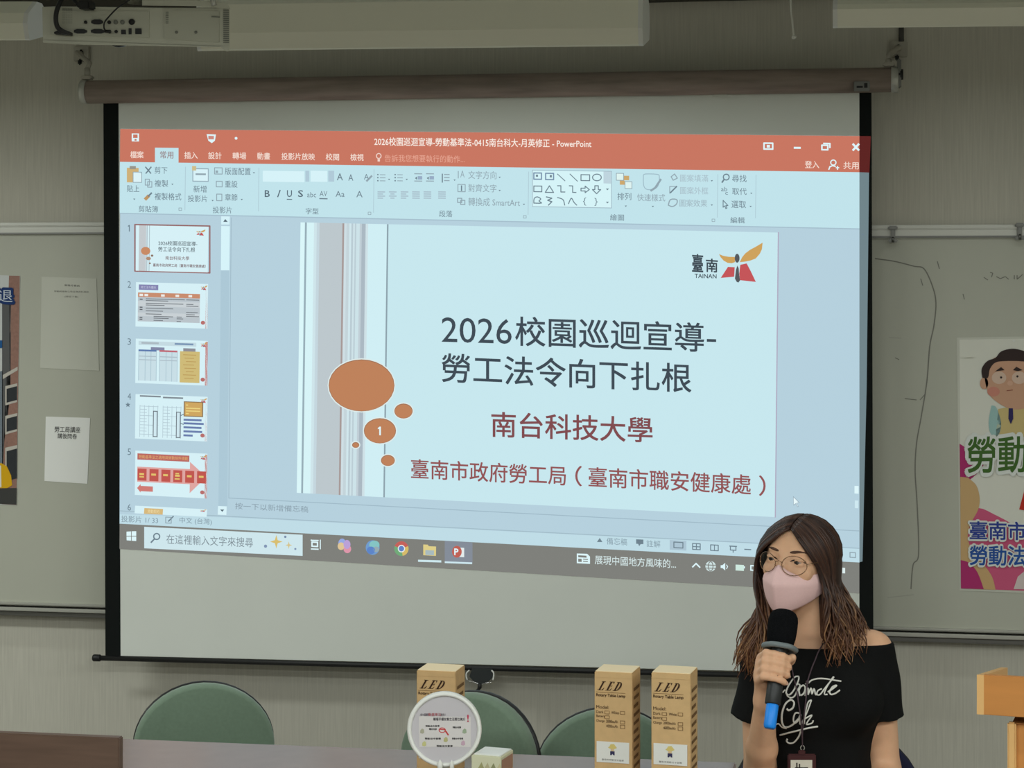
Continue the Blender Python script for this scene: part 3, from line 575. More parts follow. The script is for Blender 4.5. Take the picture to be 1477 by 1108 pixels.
# the slide
q = Pic(2)
S = bil((433.5, 320.8), (1122, 335.5), (1117.5, 746), (428, 711))
SW = 1122-433.5
def band(x0, x1, c, k=1): a, b = (x0-433.5)/SW, (x1-433.5)/SW; q.poly([S(a, 0), S(b, 0), S(b, 1), S(a, 1)], c, k)
q.poly([S(0, 0), S(1, 0), S(1, 1), S(0, 1)], (199, 231, 238), 0)
q.line([S(1.001, 0.0), S(1.001, 1)], 0.9, (176, 170, 192), 0)
band(433.5, 439.5, (218, 246, 249)); band(440, 442.6, (150, 172, 182)); band(442.6, 453, (214, 243, 247)); band(453, 457, (206, 228, 234)); band(457, 461, (196, 214, 222)); band(461, 494, (188, 199, 204))
band(494, 496.6, (166, 152, 150)); band(496.6, 500, (206, 222, 228)); band(500, 504, (196, 212, 218)); band(504, 507, (208, 230, 236)); band(507, 509.5, (184, 202, 210)); band(509.5, 512, (206, 226, 232)); band(512, 514, (186, 204, 212)); band(514, 519, (204, 226, 232)); band(519, 522, (192, 206, 214)); band(522, 527.5, (170, 184, 194)); band(527.5, 531, (206, 224, 230)); band(531, 558, (208, 238, 244)); band(558.2, 560.4, (140, 160, 170), 1)
BR = (190, 129, 90)
for (cx, cy, rx, ry) in ((521.5, 556, 47.5, 37.5), (582, 593, 13.2, 10.8), (548, 621.5, 23.2, 18.2), (513, 642, 5.2, 4.2), (559.5, 664.3, 10, 8)):
    q.ell(cx, cy, rx+1.6, ry+1.6, (222, 236, 234), 2).ell(cx, cy, rx, ry, (160, 112, 84), 3).ell(cx, cy+0.3, rx-0.9, ry-0.9, BR, 4)
q.poly([(547.4, 615.5), (549.4, 615.5), (549.4, 628), (547, 628), (547, 618.5), (545, 619.2), (545, 617.6)], WHT, 5)
K = (62, 74, 84)
def seg(txt, x0, y0, x1, y1, h, c, bold, k=2):
    "txt from its left edge (x0, top y0) to its right edge (x1, top y1), h tall"
    f = bil((x0, y0), (x1, y1), (x1, y1+h), (x0, y0+h)); put_text(q.mb, txt, lambda u, v: q.P(*f(u, 1-v), k), glow(c), bold, 0, 4)
seg('2026', 637, 457.5, 738, 460.5, 36, K, 0.0); seg('校園巡迴宣導', 743.5, 456.5, 1015.5, 466, 42, K, 0.012); q.rect(1019.5, 489, 1033, 493, K, 2)
seg('勞工法令向下扎根', 637.5, 509.5, 997, 525, 41.5, K, 0.012)
DR = (146, 82, 84)
seg('南台科技大學', 709, 594, 941, 602.5, 36, (128, 74, 78), 0.015); seg('臺南市政府勞工局', 593, 662, 816, 672.5, 28, DR, 0.012); seg('（', 830, 672, 839, 672.5, 29, DR, 0.012)
seg('臺南市職安健康處', 849, 673.5, 1083, 685, 28.5, DR, 0.012); seg('）', 1095, 686, 1104, 686.5, 29, DR, 0.012)
logo(lambda x, y: (740+x/4, 277+y/4), 1, q, 2)
seg('臺', 998.5, 366.5, 1014, 367.5, 25, K, 0.03); seg('南', 1018.5, 373, 1035, 374, 19, K, 0.03); seg('TAINAN', 1002, 395, 1033.5, 395.6, 6, K, 0.025)
part('slide', q.mb, pic)
# task bar
q = Pic(1); TB = (126, 127, 122)
q.poly([(172.6, 755.5), (1239.5, 811.5), (1239.5, 856), (172.4, 792)], TB)
q.poly([(208, 760), (436.5, 771.5), (436.5, 802), (208, 791)], (206, 230, 236), 1)
q.t('在這裡輸入文字來搜尋', 240, 365, 770.5, 784.5, (126, 140, 148), 2, 0, 0, 0.042)
ring(226, 774, 4.3, 4.3, 0.9, TXT, 3); q.line([(222.8, 777.5), (218, 782.5)], 1.1, TXT, 3)
q.poly([(182.5, 767), (189, 766.6), (189, 773), (182.5, 773)], WHT, 1).poly([(190, 766.5), (196.5, 766.4), (196.5, 773), (190, 773)], WHT, 1).poly([(182.5, 774), (189, 774), (189, 780), (182.7, 779.5)], WHT, 1).poly([(190, 774), (196.5, 774), (196.5, 780.5), (190, 780.1)], WHT, 1)
def star4(cx, cy, r, c, k=2): q.poly([(cx+(r if i % 2 == 0 else r*0.32)*math.sin(i*math.pi/4), cy-(r if i % 2 == 0 else r*0.32)*math.cos(i*math.pi/4)*1.1) for i in range(8)], c, k)
star4(398.5, 781.5, 9, (216, 190, 112)); star4(416.5, 786.5, 5, (214, 196, 140)); q.ell(411.5, 774.5, 1.8, 1.8, (120, 140, 170), 2, 10).ell(383, 788, 2.4, 2.4, (130, 150, 180), 2, 10).ell(426, 792, 1.6, 1.6, (130, 150, 180), 2, 10)
q.frame(450, 782, 458, 788, 1, WHT, 1).line([(449, 779), (449, 779.6), (459, 779.8)], 0.9, WHT, 1).line([(449, 792), (459, 792.4)], 0.9, WHT, 1).line([(462, 779), (462, 792)], 0.7, WHT, 1)
q.ell(493.5, 784, 5.5, 7, (150, 170, 226), 1).ell(492, 788, 5, 5.5, (222, 196, 150), 2).ell(501, 792, 5.5, 6, (222, 150, 170), 2).ell(500.5, 785.5, 5, 6.5, (186, 160, 214), 3)
q.ell(537.5, 790, 10, 10.5, (112, 156, 206), 1).ell(540, 786, 7.4, 6, (132, 196, 196), 2).ell(542.5, 792.5, 4.5, 4, (150, 170, 176), 3).ell(535, 794, 6, 5.5, (92, 132, 200), 3)
q.ell(579, 791.5, 10.3, 10.6, (196, 96, 90), 1, 28, 200, 340).ell(579, 791.5, 10.3, 10.6, (214, 186, 104), 1, 20, -20, 80).ell(579, 791.5, 10.3, 10.6, (112, 170, 120), 1, 20, 80, 200).ell(579, 791.5, 5.2, 5.4, (232, 240, 240), 2).ell(579, 791.5, 3.9, 4, (96, 130, 196), 3)
q.poly([(610.5, 785.5), (617, 785.8), (618.5, 788), (629, 788.5), (628.8, 802), (610.5, 801)], (222, 206, 136), 1).rect(613.5, 793.5, 626, 800.5, (168, 186, 190), 2).rect(603, 807.5, 636.5, 810.5, (204, 230, 236), 1, 0.03)
q.poly([(641.5, 780.5), (681.5, 782.5), (681.5, 812), (641.5, 809.8)], (132, 140, 152), 1).rect(641.5, 809.8, 681, 812.3, (206, 232, 240), 2, 0.04).rect(662, 790, 669.5, 803.5, (226, 236, 236), 2).ell(659, 796, 7, 8.5, (192, 96, 84), 3).t('P', 655.5, 661, 791.5, 800.5, WHT, 4, 0.04)
q.poly([(832, 798.5), (847, 799), (851, 803), (851, 813.5), (832, 812.5)], WHT, 1).rect(834, 801, 846, 804, TB, 2).rect(834, 806, 839, 810.5, TB, 2).rect(841, 806, 848, 807.4, TB, 2).rect(841, 809, 848, 810.4, TB, 2)
q.t('展現中國地方風味的...', 858, 975, 801, 814, (214, 232, 232), 1, 0.006, 0, 0.053)
q.line([(999, 818), (1004, 813), (1009.5, 818.5)], 1, WHT, 1); q.ell(1025, 817, 7.6, 7.4, (206, 226, 226), 1); ring(1025, 817, 3.4, 6.6, 0.6, TB); q.line([(1018, 815), (1032, 815.6)], 0.6, TB, 2).line([(1018, 819.5), (1032, 820)], 0.6, TB, 2)
q.poly([(1039.5, 815.5), (1042, 815.5), (1046, 812), (1046, 823), (1042, 819.5), (1039.5, 819.5)], WHT, 1).line([(1048, 815), (1049.5, 817.5), (1048, 820.5)], 0.6, WHT, 1).rect(1061, 814.5, 1073, 823, (206, 232, 222), 1).rect(1073, 817, 1074.5, 820, WHT, 1).frame(1083, 816, 1091, 822.5, 0.9, WHT, 1).line([(1090, 813), (1090, 824)], 0.8, WHT, 1)
q.rect(1215, 819, 1219, 827, (220, 236, 236), 1)
part('task_bar', q.mb, pic)
q = Pic(9); q.poly([(1144, 715.5), (1153.5, 725.5), (1149.5, 726), (1152, 731), (1150, 731.5), (1148, 727), (1144.5, 729.5)], (150, 170, 184), 0).poly([(1144.7, 717.5), (1152, 725), (1148.7, 725.4), (1151, 730.3), (1150.3, 730.5), (1148.2, 725.8), (1145, 728)], (232, 248, 250), 1)
part('mouse_pointer', q.mb, pic)

# brackets that carry the screen
M_dust = mat('dusty_metal', (176, 172, 160), rough=0.6, metal=0.2)
def bracket(pts, label, thick):
    t = thing('wall_bracket', label, 'bracket', PY(pts[0][0], pts[0][1], WY), 0, 'screen brackets')
    p0, p1, p2 = [PY(x, y, Y) for (x, y), Y in zip(pts, (WY-0.02, YS-0.01, YS-0.02))]
    m = MB(); m.box((p0.x, WY-0.006, p0.z), (0.055, 0.012, 0.05), M_dust, 0.003); m.box((p0.x, WY-0.016, p0.z+0.006), (0.014, 0.012, 0.014), M_black, 0.004); m.box((p0.x-0.004, WY-0.016, p0.z-0.028), (0.012, 0.012, 0.02), M_black, 0.004); part('wall_plate', m, t)
    m = MB(); m.tube([V((p0.x, WY-0.01, p0.z)), V((p0.x, WY-0.05, p0.z)), p1+V((0, 0.02, 0.02)), p1], 0.008, M_dust, 10); part('arm', m, t)
    m = MB(); m.box((p2.x, YS-0.02, p2.z), (0.036, 0.03, 0.012), M_dust, 0.003); m.tube([p1, p2], 0.010, M_dust, 10); part('hanger_clip', m, t)
    return t
bracket([(116, 77), (126, 99), (126, 112)], 'dusty metal bracket on the wall above the left end of the screen casing', 1)
bracket([(1296, 70), (1282, 87), (1282, 93)], 'grey metal bracket on the wall above the right end of the screen casing', 1)
m = MB(); m.tube([PY(1300, 37, WY-0.008), PY(1300, 60, WY-0.008)], 0.008, mat('wire_grey', (72, 72, 68)), 8); solo('cable', m, 'short dark cable running up the wall from the right screen bracket', 'cable')
# right bracket side yoke around the casing end
yk = MB(); p = PY(1293, 108, YS-0.02); yk.box((p.x+0.008, p.y, p.z+0.004), (0.012, 0.05, 0.085), M_alu_dk, 0.003); yk.tube([p+V((0.0, -0.01, 0)), p+V((0.02, -0.01, 0))], 0.016, M_black, 12); part('end_yoke', yk, scr)

# ------------------------------------------------------------------ hanging fluorescent lamps
def lamp(px0, px1, ybot0, ybot1, Y, H, label, rods, power=0):
    a = PY(px0, ybot0, Y); b = PY(px1, ybot1, Y); t = thing('ceiling_lamp', label, 'lamp', ((a.x+b.x)/2, Y+0.08, (a.z+b.z)/2), 0, 'hanging strip lamps')
    d = (b-a)
    if power: area('strip_lamp_light', ((a.x+b.x)/2, Y+0.07, min(a.z, b.z)-0.012), d.length*0.9, 0.1, power, LC)
    prof = [(0.006, 0.0), (0.0, 0.004), (-0.016, 0.046), (-0.006, H), (0.055, H+0.04), (0.09, H+0.04), (0.15, H), (0.16, 0.07), (0.15, 0.034), (0.142, 0.030)]
    vs = []; k = len(prof)
    for e in (a, b):
        for (y, z) in prof: vs.append((e.x, Y+y, e.z+z))
    fs = [[i, (i+1) % k, (i+1) % k+k, i+k] for i in range(k)]
    part('housing', MB().add(vs, [f[::-1] for f in fs], M_ivory), t)
    for e, s in ((a, -1), (b, 1)):
        vs = [(e.x+s*dx, Y+0.075+(y-0.075)*sc, e.z+z*sc2) for dx, sc, sc2 in ((0, 1, 1), (0.012, 0.97, 0.99)) for (y, z) in prof]
        part('end_cap', MB().add(vs, [list(range(k)), list(range(k, 2*k))[::-1]]+[[i, (i+1) % k, (i+1) % k+k, i+k] for i in range(k)], M_white), t)
    m = MB()
    for y in (0.05, 0.105): part('tube_lamp', MB().tube([V((a.x+0.03, Y+y, a.z+0.034)), V((b.x-0.03, Y+y, b.z+0.034))], 0.013, M_white, 12), t)
    for fr in rods:
        p = a+d*fr; part('hanging_rod', MB().tube([V((p.x, Y+0.075, p.z+H+0.035)), V((p.x, Y+0.075, HC))], 0.006, M_alu_dk, 8), t)
lamp(290, 921, 73.3, 66, 5.45, 0.125, 'long strip lamp hanging behind the projector, its whole right end visible', (0.2, 0.8), 7)
lamp(1208, 1830, 40, 34, 5.45, 0.06, 'strip lamp hanging at the upper right, above the right screen bracket', (0.2, 0.8), 2)
lamp(-640, 36, 57, 58, 5.45, 0.075, 'strip lamp hanging at the upper left corner beside the projector', (0.3, 0.9), 2)
# pull cord
m = MB(); m.tube([PZ(x, y, 5.0) for x, y in smooth_px([(1141, -12), (1140.5, 0), (1141, 15), (1143, 33), (1145, 52)], 4)], 0.0022, mat('cord_white', (206, 206, 196)), 8); m.tube([PZ(1145, 51, 5.0), PZ(1145.3, 53, 5.0), PZ(1145.5, 56, 5.0)], [0.003, 0.0058, 0.004], mat('cord_white', (206, 206, 196)), 10)
m.tube([PZ(1141, -12, 5.0), V((PZ(1141, -12, 5.0).x, PZ(1141, -12, 5.0).y, HC))], 0.002, MATS['cord_white'], 6)
solo('pull_cord', m, 'thin white pull cord hanging from the ceiling above the screen', 'cord')

# ------------------------------------------------------------------ projector
Zp = 4.45
M_proj = mat('projector_shell', (190, 190, 172), rough=0.5); M_pd = mat('projector_shade', (120, 122, 112), rough=0.6); M_port = mat('port_black', (26, 27, 26), rough=0.5)
pc = PZ(196, 40, Zp); prj = thing('projector', 'off-white projector hanging from the ceiling with its socket panel facing the room', 'projector', pc+V((0, 0.15, -0.06)))
def pp(x, y, dz=0.0): return PZ(x, y, Zp+dz)
n = FW*0.30-RX*0.042+V((0, 0, 0.040))
m = MB()
m.slab([pp(61, 10), pp(331, 12), pp(331, 66), pp(318, 67), pp(62, 58)][::-1], n, M_proj)
m.slab([pp(62, 57), pp(325, 66), pp(331, 66.5), pp(331, 73), pp(327, 74.5), pp(318, 68), pp(120, 64.5), pp(62, 61.5)][::-1], n-FW*0.0, M_proj)
body = part('body', m, prj)
m = MB(); m.slab([pp(205, 0, -0.004), pp(282, 0, -0.004), pp(318, 3, -0.004), pp(328, 5, -0.004), pp(332, 13, -0.004), pp(282, 9, -0.004), pp(205, 8, -0.004)][::-1], n*0.8, M_proj); m.tube([pp(306, -3, -0.006), pp(309, 8, -0.006)], 0.006, M_alu, 8)
part('top_cover', m, prj)
m = MB(); m.slab([pp(72, 15, -0.003), pp(215, 16, -0.003), pp(215, 54, -0.003), pp(72, 50, -0.003)][::-1], FW*0.003, mat('projector_panel', (182, 182, 164), rough=0.55))
pan = part('socket_panel', m, prj)
def port(kind, x, y, w_, h_):
    m = MB()
    if kind == 'r': m.tube([pp(x, y, -0.003), pp(x, y, -0.007)], w_/2/F*Zp, M_port, 14)
    elif kind == 'd': m.slab([pp(x-w_/2, y-h_*0.25, -0.006), pp(x-w_/4, y-h_/2, -0.006), pp(x+w_/4, y-h_/2, -0.006), pp(x+w_/2, y-h_*0.2, -0.006), pp(x+w_/2, y+h_*0.2, -0.006), pp(x+w_/4, y+h_/2, -0.006), pp(x-w_/4, y+h_/2, -0.006), pp(x-w_/2, y+h_*0.25, -0.006)][::-1], FW*0.004, M_port)
    else: m.slab([pp(x-w_/2, y-h_/2, -0.006), pp(x+w_/2, y-h_/2, -0.006), pp(x+w_/2, y+h_/2, -0.006), pp(x-w_/2, y+h_/2, -0.006)][::-1], FW*0.004, M_port)
    part('socket', m, pan)
for a_ in (('r', 123.5, 32, 5, 5), ('d', 140, 31.5, 17, 7), ('r', 157.5, 32, 5.5, 5), ('r', 190, 31.5, 9, 9), ('d', 116, 45, 19, 6.5), ('d', 141, 45, 20, 6.5), ('r', 158, 46, 5, 5), ('r', 167.5, 45.5, 5, 5), ('s', 178, 46, 6.5, 6.5), ('s', 187.5, 45, 4, 8.5), ('s', 199.5, 45, 9, 8)): port(*a_)
for x in (167, 176.5):
    m = MB(); m.tube([pp(x, 32, -0.003), pp(x, 32, -0.006)], 0.005, M_pd, 14); part('socket', m, pan)
m = MB()
for i in range(9):
    for j in range(9): m.box(tuple(pp(90+i*1.7, 13+j*2.5, -0.0025)), (0.0014, 0.001, 0.0022), M_pd)
part('speaker_grille', m, prj)
m = MB()
for i in range(17): m.slab([pp(322, 14+i*2.9, -0.003), pp(330, 14.2+i*2.9, -0.003), pp(330, 15.4+i*2.9, -0.003), pp(322, 15.2+i*2.9, -0.003)][::-1], FW*0.003, M_pd)
part('vent', m, prj)
m = MB(); m.slab([pp(237, 14, -0.003), pp(316, 16, -0.003), pp(316, 61, -0.003), pp(237, 56, -0.003)][::-1], FW*0.003, mat('projector_panel', (182, 182, 164)))
for x, y in ((254.5, 46.5), (282.5, 46.5)): m.tube([pp(x, y, -0.0035), pp(x, y, -0.006)], 0.0032, M_pd, 10)
m.slab([pp(305, 23, -0.005), pp(317, 23.5, -0.005), pp(317, 25.5, -0.005), pp(305, 25, -0.005)][::-1], FW*0.002, M_pd)
for i in range(7): m.slab([pp(239, 17+i*2.6, -0.004), pp(243, 17+i*2.6, -0.004), pp(243, 18+i*2.6, -0.004), pp(239, 18+i*2.6, -0.004)][::-1], FW*0.001, M_pd)
part('lamp_cover', m, prj)
m = MB(); q0 = pp(196, 5, 0.15); m.tube([q0, V((q0.x, q0.y, HC))], 0.018, M_alu, 14); part('ceiling_pole', m, prj)
q0 = pp(170, 45, 0.303); m = MB(); m.tube([q0, q0+FW*0.02, q0+FW*0.028], [0.035, 0.035, 0.030], M_black, 24); part('lens', m, prj)
# cables into it
M_cab = mat('cable_black', (30, 31, 29), rough=0.55)
def cable(pts, r, label, plug=None, up=True):
    t = thing('cable', label, 'cable', PZ(*pts[-1][:2], Zp-0.03), 0, 'projector cables')
    P_ = [PZ(x, y, Zp+dz) for x, y, dz in smooth_px(pts, 5)]
    P_ = [V((P_[0].x, P_[0].y-0.06, HC))]+P_ if up else P_
    part('wire', MB().tube(P_, r, M_cab, 10), t)
    if plug: part('plug', plug, t)
m = MB(); m.slab([pp(78, 46, -0.03), pp(86, 43, -0.03), pp(101, 45.5, -0.03), pp(101, 50, -0.03), pp(78, 48.5, -0.03)][::-1], FW*0.026, M_cab); m.slab([pp(84, 38, -0.036), pp(94, 43, -0.036), pp(101, 46, -0.036), pp(99, 50, -0.036), pp(87, 48, -0.036)][::-1], FW*0.02, M_cab)
cable([(92, -12, 0.0), (88, 0, -0.03), (82, 15, -0.04), (80.5, 28, -0.04), (83, 39, -0.036), (90, 45, -0.03)], 0.0052, 'thick black cable looping down into the far-left projector socket', m)
m = MB(); m.box(tuple(pp(125, 8, -0.035)), (0.026, 0.04, 0.018), M_cab, 0.003); m.box(tuple(pp(116, 7, -0.03)), (0.016, 0.02, 0.010), M_cab, 0.003)
cable([(104, -12, 0.0), (107, 0, -0.03), (112, 5, -0.035), (122, 8, -0.035)], 0.004, 'black cable with a square plug at the top of the projector', m)
m = MB(); m.tube([pp(152, 45, -0.02), pp(159, 45.5, -0.02), pp(160, 45.6, -0.02)], [0.0035, 0.0035, 0.0025], M_cab, 10); m.tube([pp(156, 45.5, -0.02), pp(158, 45.8, -0.006)], 0.003, M_cab, 8)
cable([(195, -12, 0.0), (186, 0, -0.03), (170, 11, -0.03), (158, 23, -0.03), (151, 32, -0.028), (150, 40, -0.024), (153, 45, -0.02)], 0.0017, 'thin black cable curving across the middle of the projector socket panel', m)

# ------------------------------------------------------------------ tables
M_lamt = mat('laminate_pinkgrey', (134, 108, 94), rough=0.25, spec=0.35, noise=0.03, nscale=25)
M_dkwood = mat('dark_wood', (98, 78, 66), rough=0.45, noise=0.10, nscale=18, stretch=(0.5, 5, 5))
TH = 0.75
def table(pa, pb, depth, m_top, label, legm):
    a = PH(pa[0], pa[1], TH); b = PH(pb[0], pb[1], TH)
    ex = (b-a); ex.z = 0; Lx = ex.length; ex.normalize(); ang = math.atan2(ex.y, ex.x)
    t = thing('table', label, 'table', (a.x+ex.x*Lx/2+ex.y*depth/2, a.y+ex.y*Lx/2-ex.x*depth/2, 0), ang)
    part('tabletop', MB().box((0, 0, TH-0.014), (Lx, depth, 0.028), m_top, 0.003), t, True)
    for sx in (-1, 1):
        for sy in (-1, 1): part('leg', MB().box((sx*(Lx/2-0.05), sy*(depth/2-0.06), (TH-0.028)/2), (0.04, 0.04, TH-0.028), legm, 0.004), t, True)
    part('apron', MB().box((0, -depth/2+0.1, TH-0.2), (Lx-0.1, 0.016, 0.32), m_top, 0.003), t, True)
    return t
Yd = PZ(86, 1061, 4.12).y; a, b = PY(-160, 1051, Yd), PY(171.5, 1065.3, Yd); zd = (a.z+b.z)/2; W = b.x-a.x
t = thing('desk', 'dark brown wooden desk with a raised panel, at the lower left beside the grey table', 'desk', ((a.x+b.x)/2, Yd-0.25, 0))
part('raised_panel', MB().box((0, 0.2625, zd/2+0.05), (W, 0.022, zd-0.1), M_dkwood, 0.002), t, True)
part('desktop', MB().box((0, 0.0, 0.72), (W, 0.5, 0.028), M_dkwood, 0.003), t, True)
for sx in (-1, 1): part('side_panel', MB().box((sx*(W/2-0.012), 0.0, 0.353), (0.024, 0.48, 0.706), M_dkwood, 0.002), t, True)
table((173.5, 1065.4), (1062, 1100), 0.6, M_lamt, 'long glossy grey table carrying the tall cartons and round lamp', M_black)

# ------------------------------------------------------------------ chairs (local: facing -y, origin on the floor)
def chair(name, label, loc, rz, top, m_pad, group, a=0.182, b=0.155):
    t = thing(name, label, 'chair', loc, rz, group)
    zc = top-b
    out = [(a*math.cos(math.radians(k)), zc+b*math.sin(math.radians(k))) for k in range(0, 181, 9)]
    out += [(-a, zc-0.04), (-a*0.93, zc-0.12), (-a*0.75, zc-0.17), (a*0.75, zc-0.17), (a*0.93, zc-0.12), (a, zc-0.04)]
    def cushion(sc, y0, y1, rnd, m, curve=0.03):
        vs, fs = [], []; k = len(out); rings = [(1-rnd*2.2, y0), (1-rnd*0.8, y0+(y1-y0)*0.10), (1, y0+(y1-y0)*0.4), (1, y0+(y1-y0)*0.75), (1-rnd, y1)]
        for (s_, y) in rings:
            for (x, z) in out: X = x*s_*sc; vs.append((X, y - curve*(X/a)**2, zc+(z-zc)*s_*sc))
        for i in range(len(rings)-1):
            for j in range(k): fs.append([i*k+j, (i+1)*k+j, (i+1)*k+(j+1) % k, i*k+(j+1) % k])
        fs.append(list(range(k))); fs.append([(len(rings)-1)*k+j for j in range(k)][::-1])
        return MB().add(vs, fs, m, True)
    part('backrest', cushion(0.99, 0.185, 0.235, 0.03, m_pad), t, True)
    part('back_shell', cushion(1.0, 0.230, 0.244, 0.02, M_black), t, True)
    part('seat', MB().box((0, 0, 0.435), (0.38, 0.40, 0.06), m_pad, 0.025, None, 3), t, True)
    for s in (-1, 1): part('back_support', MB().tube([(s*0.1, 0.17, 0.40), (s*0.1, 0.24, 0.44), (s*0.1, 0.26, 0.52), (s*0.1, 0.25, zc)], 0.011, M_black, 8), t, True)
    for sx in (-1, 1):
        for sy in (-1, 1): part('leg', MB().tube([(sx*0.17, sy*0.16, 0.41), (sx*0.2, sy*0.2, 0.0)], 0.012, M_black, 8), t, True)
    return t
M_green = mat('green_fabric', (114, 134, 115), rough=0.9, spec=0.15, noise=0.05, nscale=120, bump=0.1, sheen=0.2)
M_navy = mat('navy_fabric', (40, 42, 66), rough=0.9, spec=0.15)
def chair_at(px, py, Z, rz, m_pad, label, group, a=0.182, b=0.155, name='chair'):
    p = PZ(px, py, Z); R = Matrix.Rotation(rz, 3, 'Z'); off = R @ V((0, 0.21, 0))
    return chair(name, label, (p.x-off.x, p.y-off.y, 0), rz, p.z, m_pad, group, a, b)
G = 'green chairs behind the table'
chair_at(294, 985, 5.4, 0.37, M_green, 'green round-backed chair standing alone at the left, behind the grey table', G)
chair_at(684, 999, 5.0, -0.3, M_green, 'green round-backed chair turned sideways, directly behind the round white lamp', G)
chair_at(880, 1022, 5.3, 0.14, M_green, 'green round-backed chair behind the pair of tall cartons', G, 0.19)

# ------------------------------------------------------------------ LED lamp cartons
M_kraft = mat('kraft_card', (206, 172, 122), rough=0.75, noise=0.05, nscale=50); M_ink = ink((64, 44, 32)); M_ink2 = ink((120, 92, 58))
def serif_LED(put, m):
    sh_ = lambda x, y: (x+0.22*(y-0.5), y)
    def r(x0, y0, x1, y1): put([sh_(x0, y0), sh_(x1, y0), sh_(x1, y1), sh_(x0, y1)], m)
    # L
    r(0.05, 0, 0.13, 1); r(0.0, 0.94, 0.19, 1); r(0.0, 0, 0.25, 0.055); put([sh_(0.25, 0), sh_(0.27, 0.28), sh_(0.245, 0.28), sh_(0.19, 0.03)], m)
    # E
    r(0.41, 0, 0.49, 1); r(0.36, 0.945, 0.6, 1); r(0.36, 0, 0.6, 0.055); r(0.47, 0.48, 0.56, 0.53); put([sh_(0.6, 0), sh_(0.62, 0.26), sh_(0.6, 0.26), sh_(0.55, 0.03)], m); put([sh_(0.6, 1), sh_(0.605, 0.76), sh_(0.585, 0.76), sh_(0.55, 0.97)], m); r(0.55, 0.4, 0.57, 0.62)
    # D
    r(0.76, 0, 0.84, 1); r(0.71, 0.945, 0.86, 1); r(0.71, 0, 0.86, 0.055)
    n_ = 12
    for i in range(n_):
        a0, a1 = math.pi/2-math.pi*i/n_, math.pi/2-math.pi*(i+1)/n_
        q_ = lambda rr, ri, a_: sh_(0.84+rr*math.cos(a_), 0.5+ri*math.sin(a_))
        put([q_(0.165, 0.5, a0), q_(0.165, 0.5, a1), q_(0.085, 0.44, a1), q_(0.085, 0.44, a0)], m)
def carton(tl, tr, Z, rz, label, W=0.0, H=0.24, D=0.082):
    a = PZ(tl[0], tl[1], Z); ex = V((math.cos(rz), math.sin(rz), 0)); ey = V((-math.sin(rz), math.cos(rz), 0))
    # front top right corner: where the ray meets the front face plane
    d = ray(*tr); tt = ey.dot(a-C0)/ey.dot(d); b = C0+d*tt; W = (b-a).dot(ex)
    z1 = (a.z+b.z)/2; H = z1-TH-0.001
    c = V((a.x, a.y, 0))+ex*W/2+ey*D/2
    t = thing('carton', label, 'box', (c.x, c.y, TH+0.001), rz, 'tall lamp cartons')
    m = MB(); m.box((0, 0, H/2), (W, D, H), M_kraft, 0.0012)
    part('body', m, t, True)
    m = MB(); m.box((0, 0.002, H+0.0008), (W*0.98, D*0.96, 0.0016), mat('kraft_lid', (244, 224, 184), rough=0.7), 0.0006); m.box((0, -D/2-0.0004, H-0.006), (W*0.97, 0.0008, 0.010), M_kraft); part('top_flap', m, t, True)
    y0 = -D/2-0.0011
    P = lambda u, v: (-W/2+u*W, y0, v)     # u across, v height in metres
    m = MB()
    def poly(pts, mm): m.quad([P(u, v) for u, v in pts], mm)
    def txt(s_, u0, u1, v0, v1, mm=M_ink, bold=0.0, sh2=0.0): put_text(m, s_, lambda u, v: P(u0+(u1-u0)*u, v0+(v1-v0)*v), mm, bold, sh2, 3)
    top = H-0.019
    serif_LED(lambda pts, mm: poly([(0.14+x*0.57, top-0.019+y*0.019) for x, y in pts], mm), M_ink)
    poly([(0.04, top-0.0235), (0.82, top-0.0235), (0.82, top-0.0228), (0.04, top-0.0228)], M_ink2)
    txt('Rotary Table Lamp', 0.05, 0.82, top-0.034, top-0.026, M_ink, 0.02)
    txt('Model:', 0.05, 0.38, top-0.058, top-0.051)
    txt('Dark', 0.05, 0.24, top-0.068, top-0.062); txt('White', 0.45, 0.65, top-0.068, top-0.062); txt('Battery', 0.05, 0.28, top-0.078, top-0.071)
    txt('Charge', 0.05, 0.27, top-0.088, top-0.081); txt('2000mAh', 0.31, 0.62, top-0.087, top-0.081); txt('4000mAh', 0.31, 0.62, top-0.097, top-0.091)
    def fr(u0, u1, v0, v1):
        e = 0.012; q2 = 0.0008
        poly([(u0, v0), (u1, v0), (u1, v0+q2), (u0, v0+q2)], M_ink2); poly([(u0, v1-q2), (u1, v1-q2), (u1, v1), (u0, v1)], M_ink2); poly([(u0, v0), (u0+e, v0), (u0+e, v1), (u0, v1)], M_ink2); poly([(u1-e, v0), (u1, v0), (u1, v1), (u1-e, v1)], M_ink2)
    fr(0.27, 0.4, top-0.069, top-0.062); fr(0.68, 0.81, top-0.068, top-0.061); fr(0.27, 0.4, top-0.079, top-0.072); fr(0.68, 0.81, top-0.088, top-0.081); fr(0.68, 0.81, top-0.098, top-0.09)
    part('printing', m, t, True)
    m = MB(); vs0 = top-0.19
    v1 = top-0.127; v0 = v1-0.044
    m.box((-W/2+0.49*W, y0-0.0002, (v0+v1)/2), (0.86*W, 0.0006, v1-v0), mat('sticker_white', (226, 228, 222), rough=0.6))
    st = part('sticker', m, t, True)
    m = MB(); y0 -= 0.0008
    poly([(0.36, v1-0.012), (0.40, v1-0.010), (0.43, v1-0.005), (0.52, v1-0.004), (0.57, v1-0.009), (0.6, v1-0.012), (0.54, v1-0.0145), (0.42, v1-0.0145)], ink((214, 196, 118)))
    poly([(0.43, v1-0.0145), (0.53, v1-0.0145), (0.52, v1-0.0195), (0.44, v1-0.0195)], ink((216, 190, 150)))
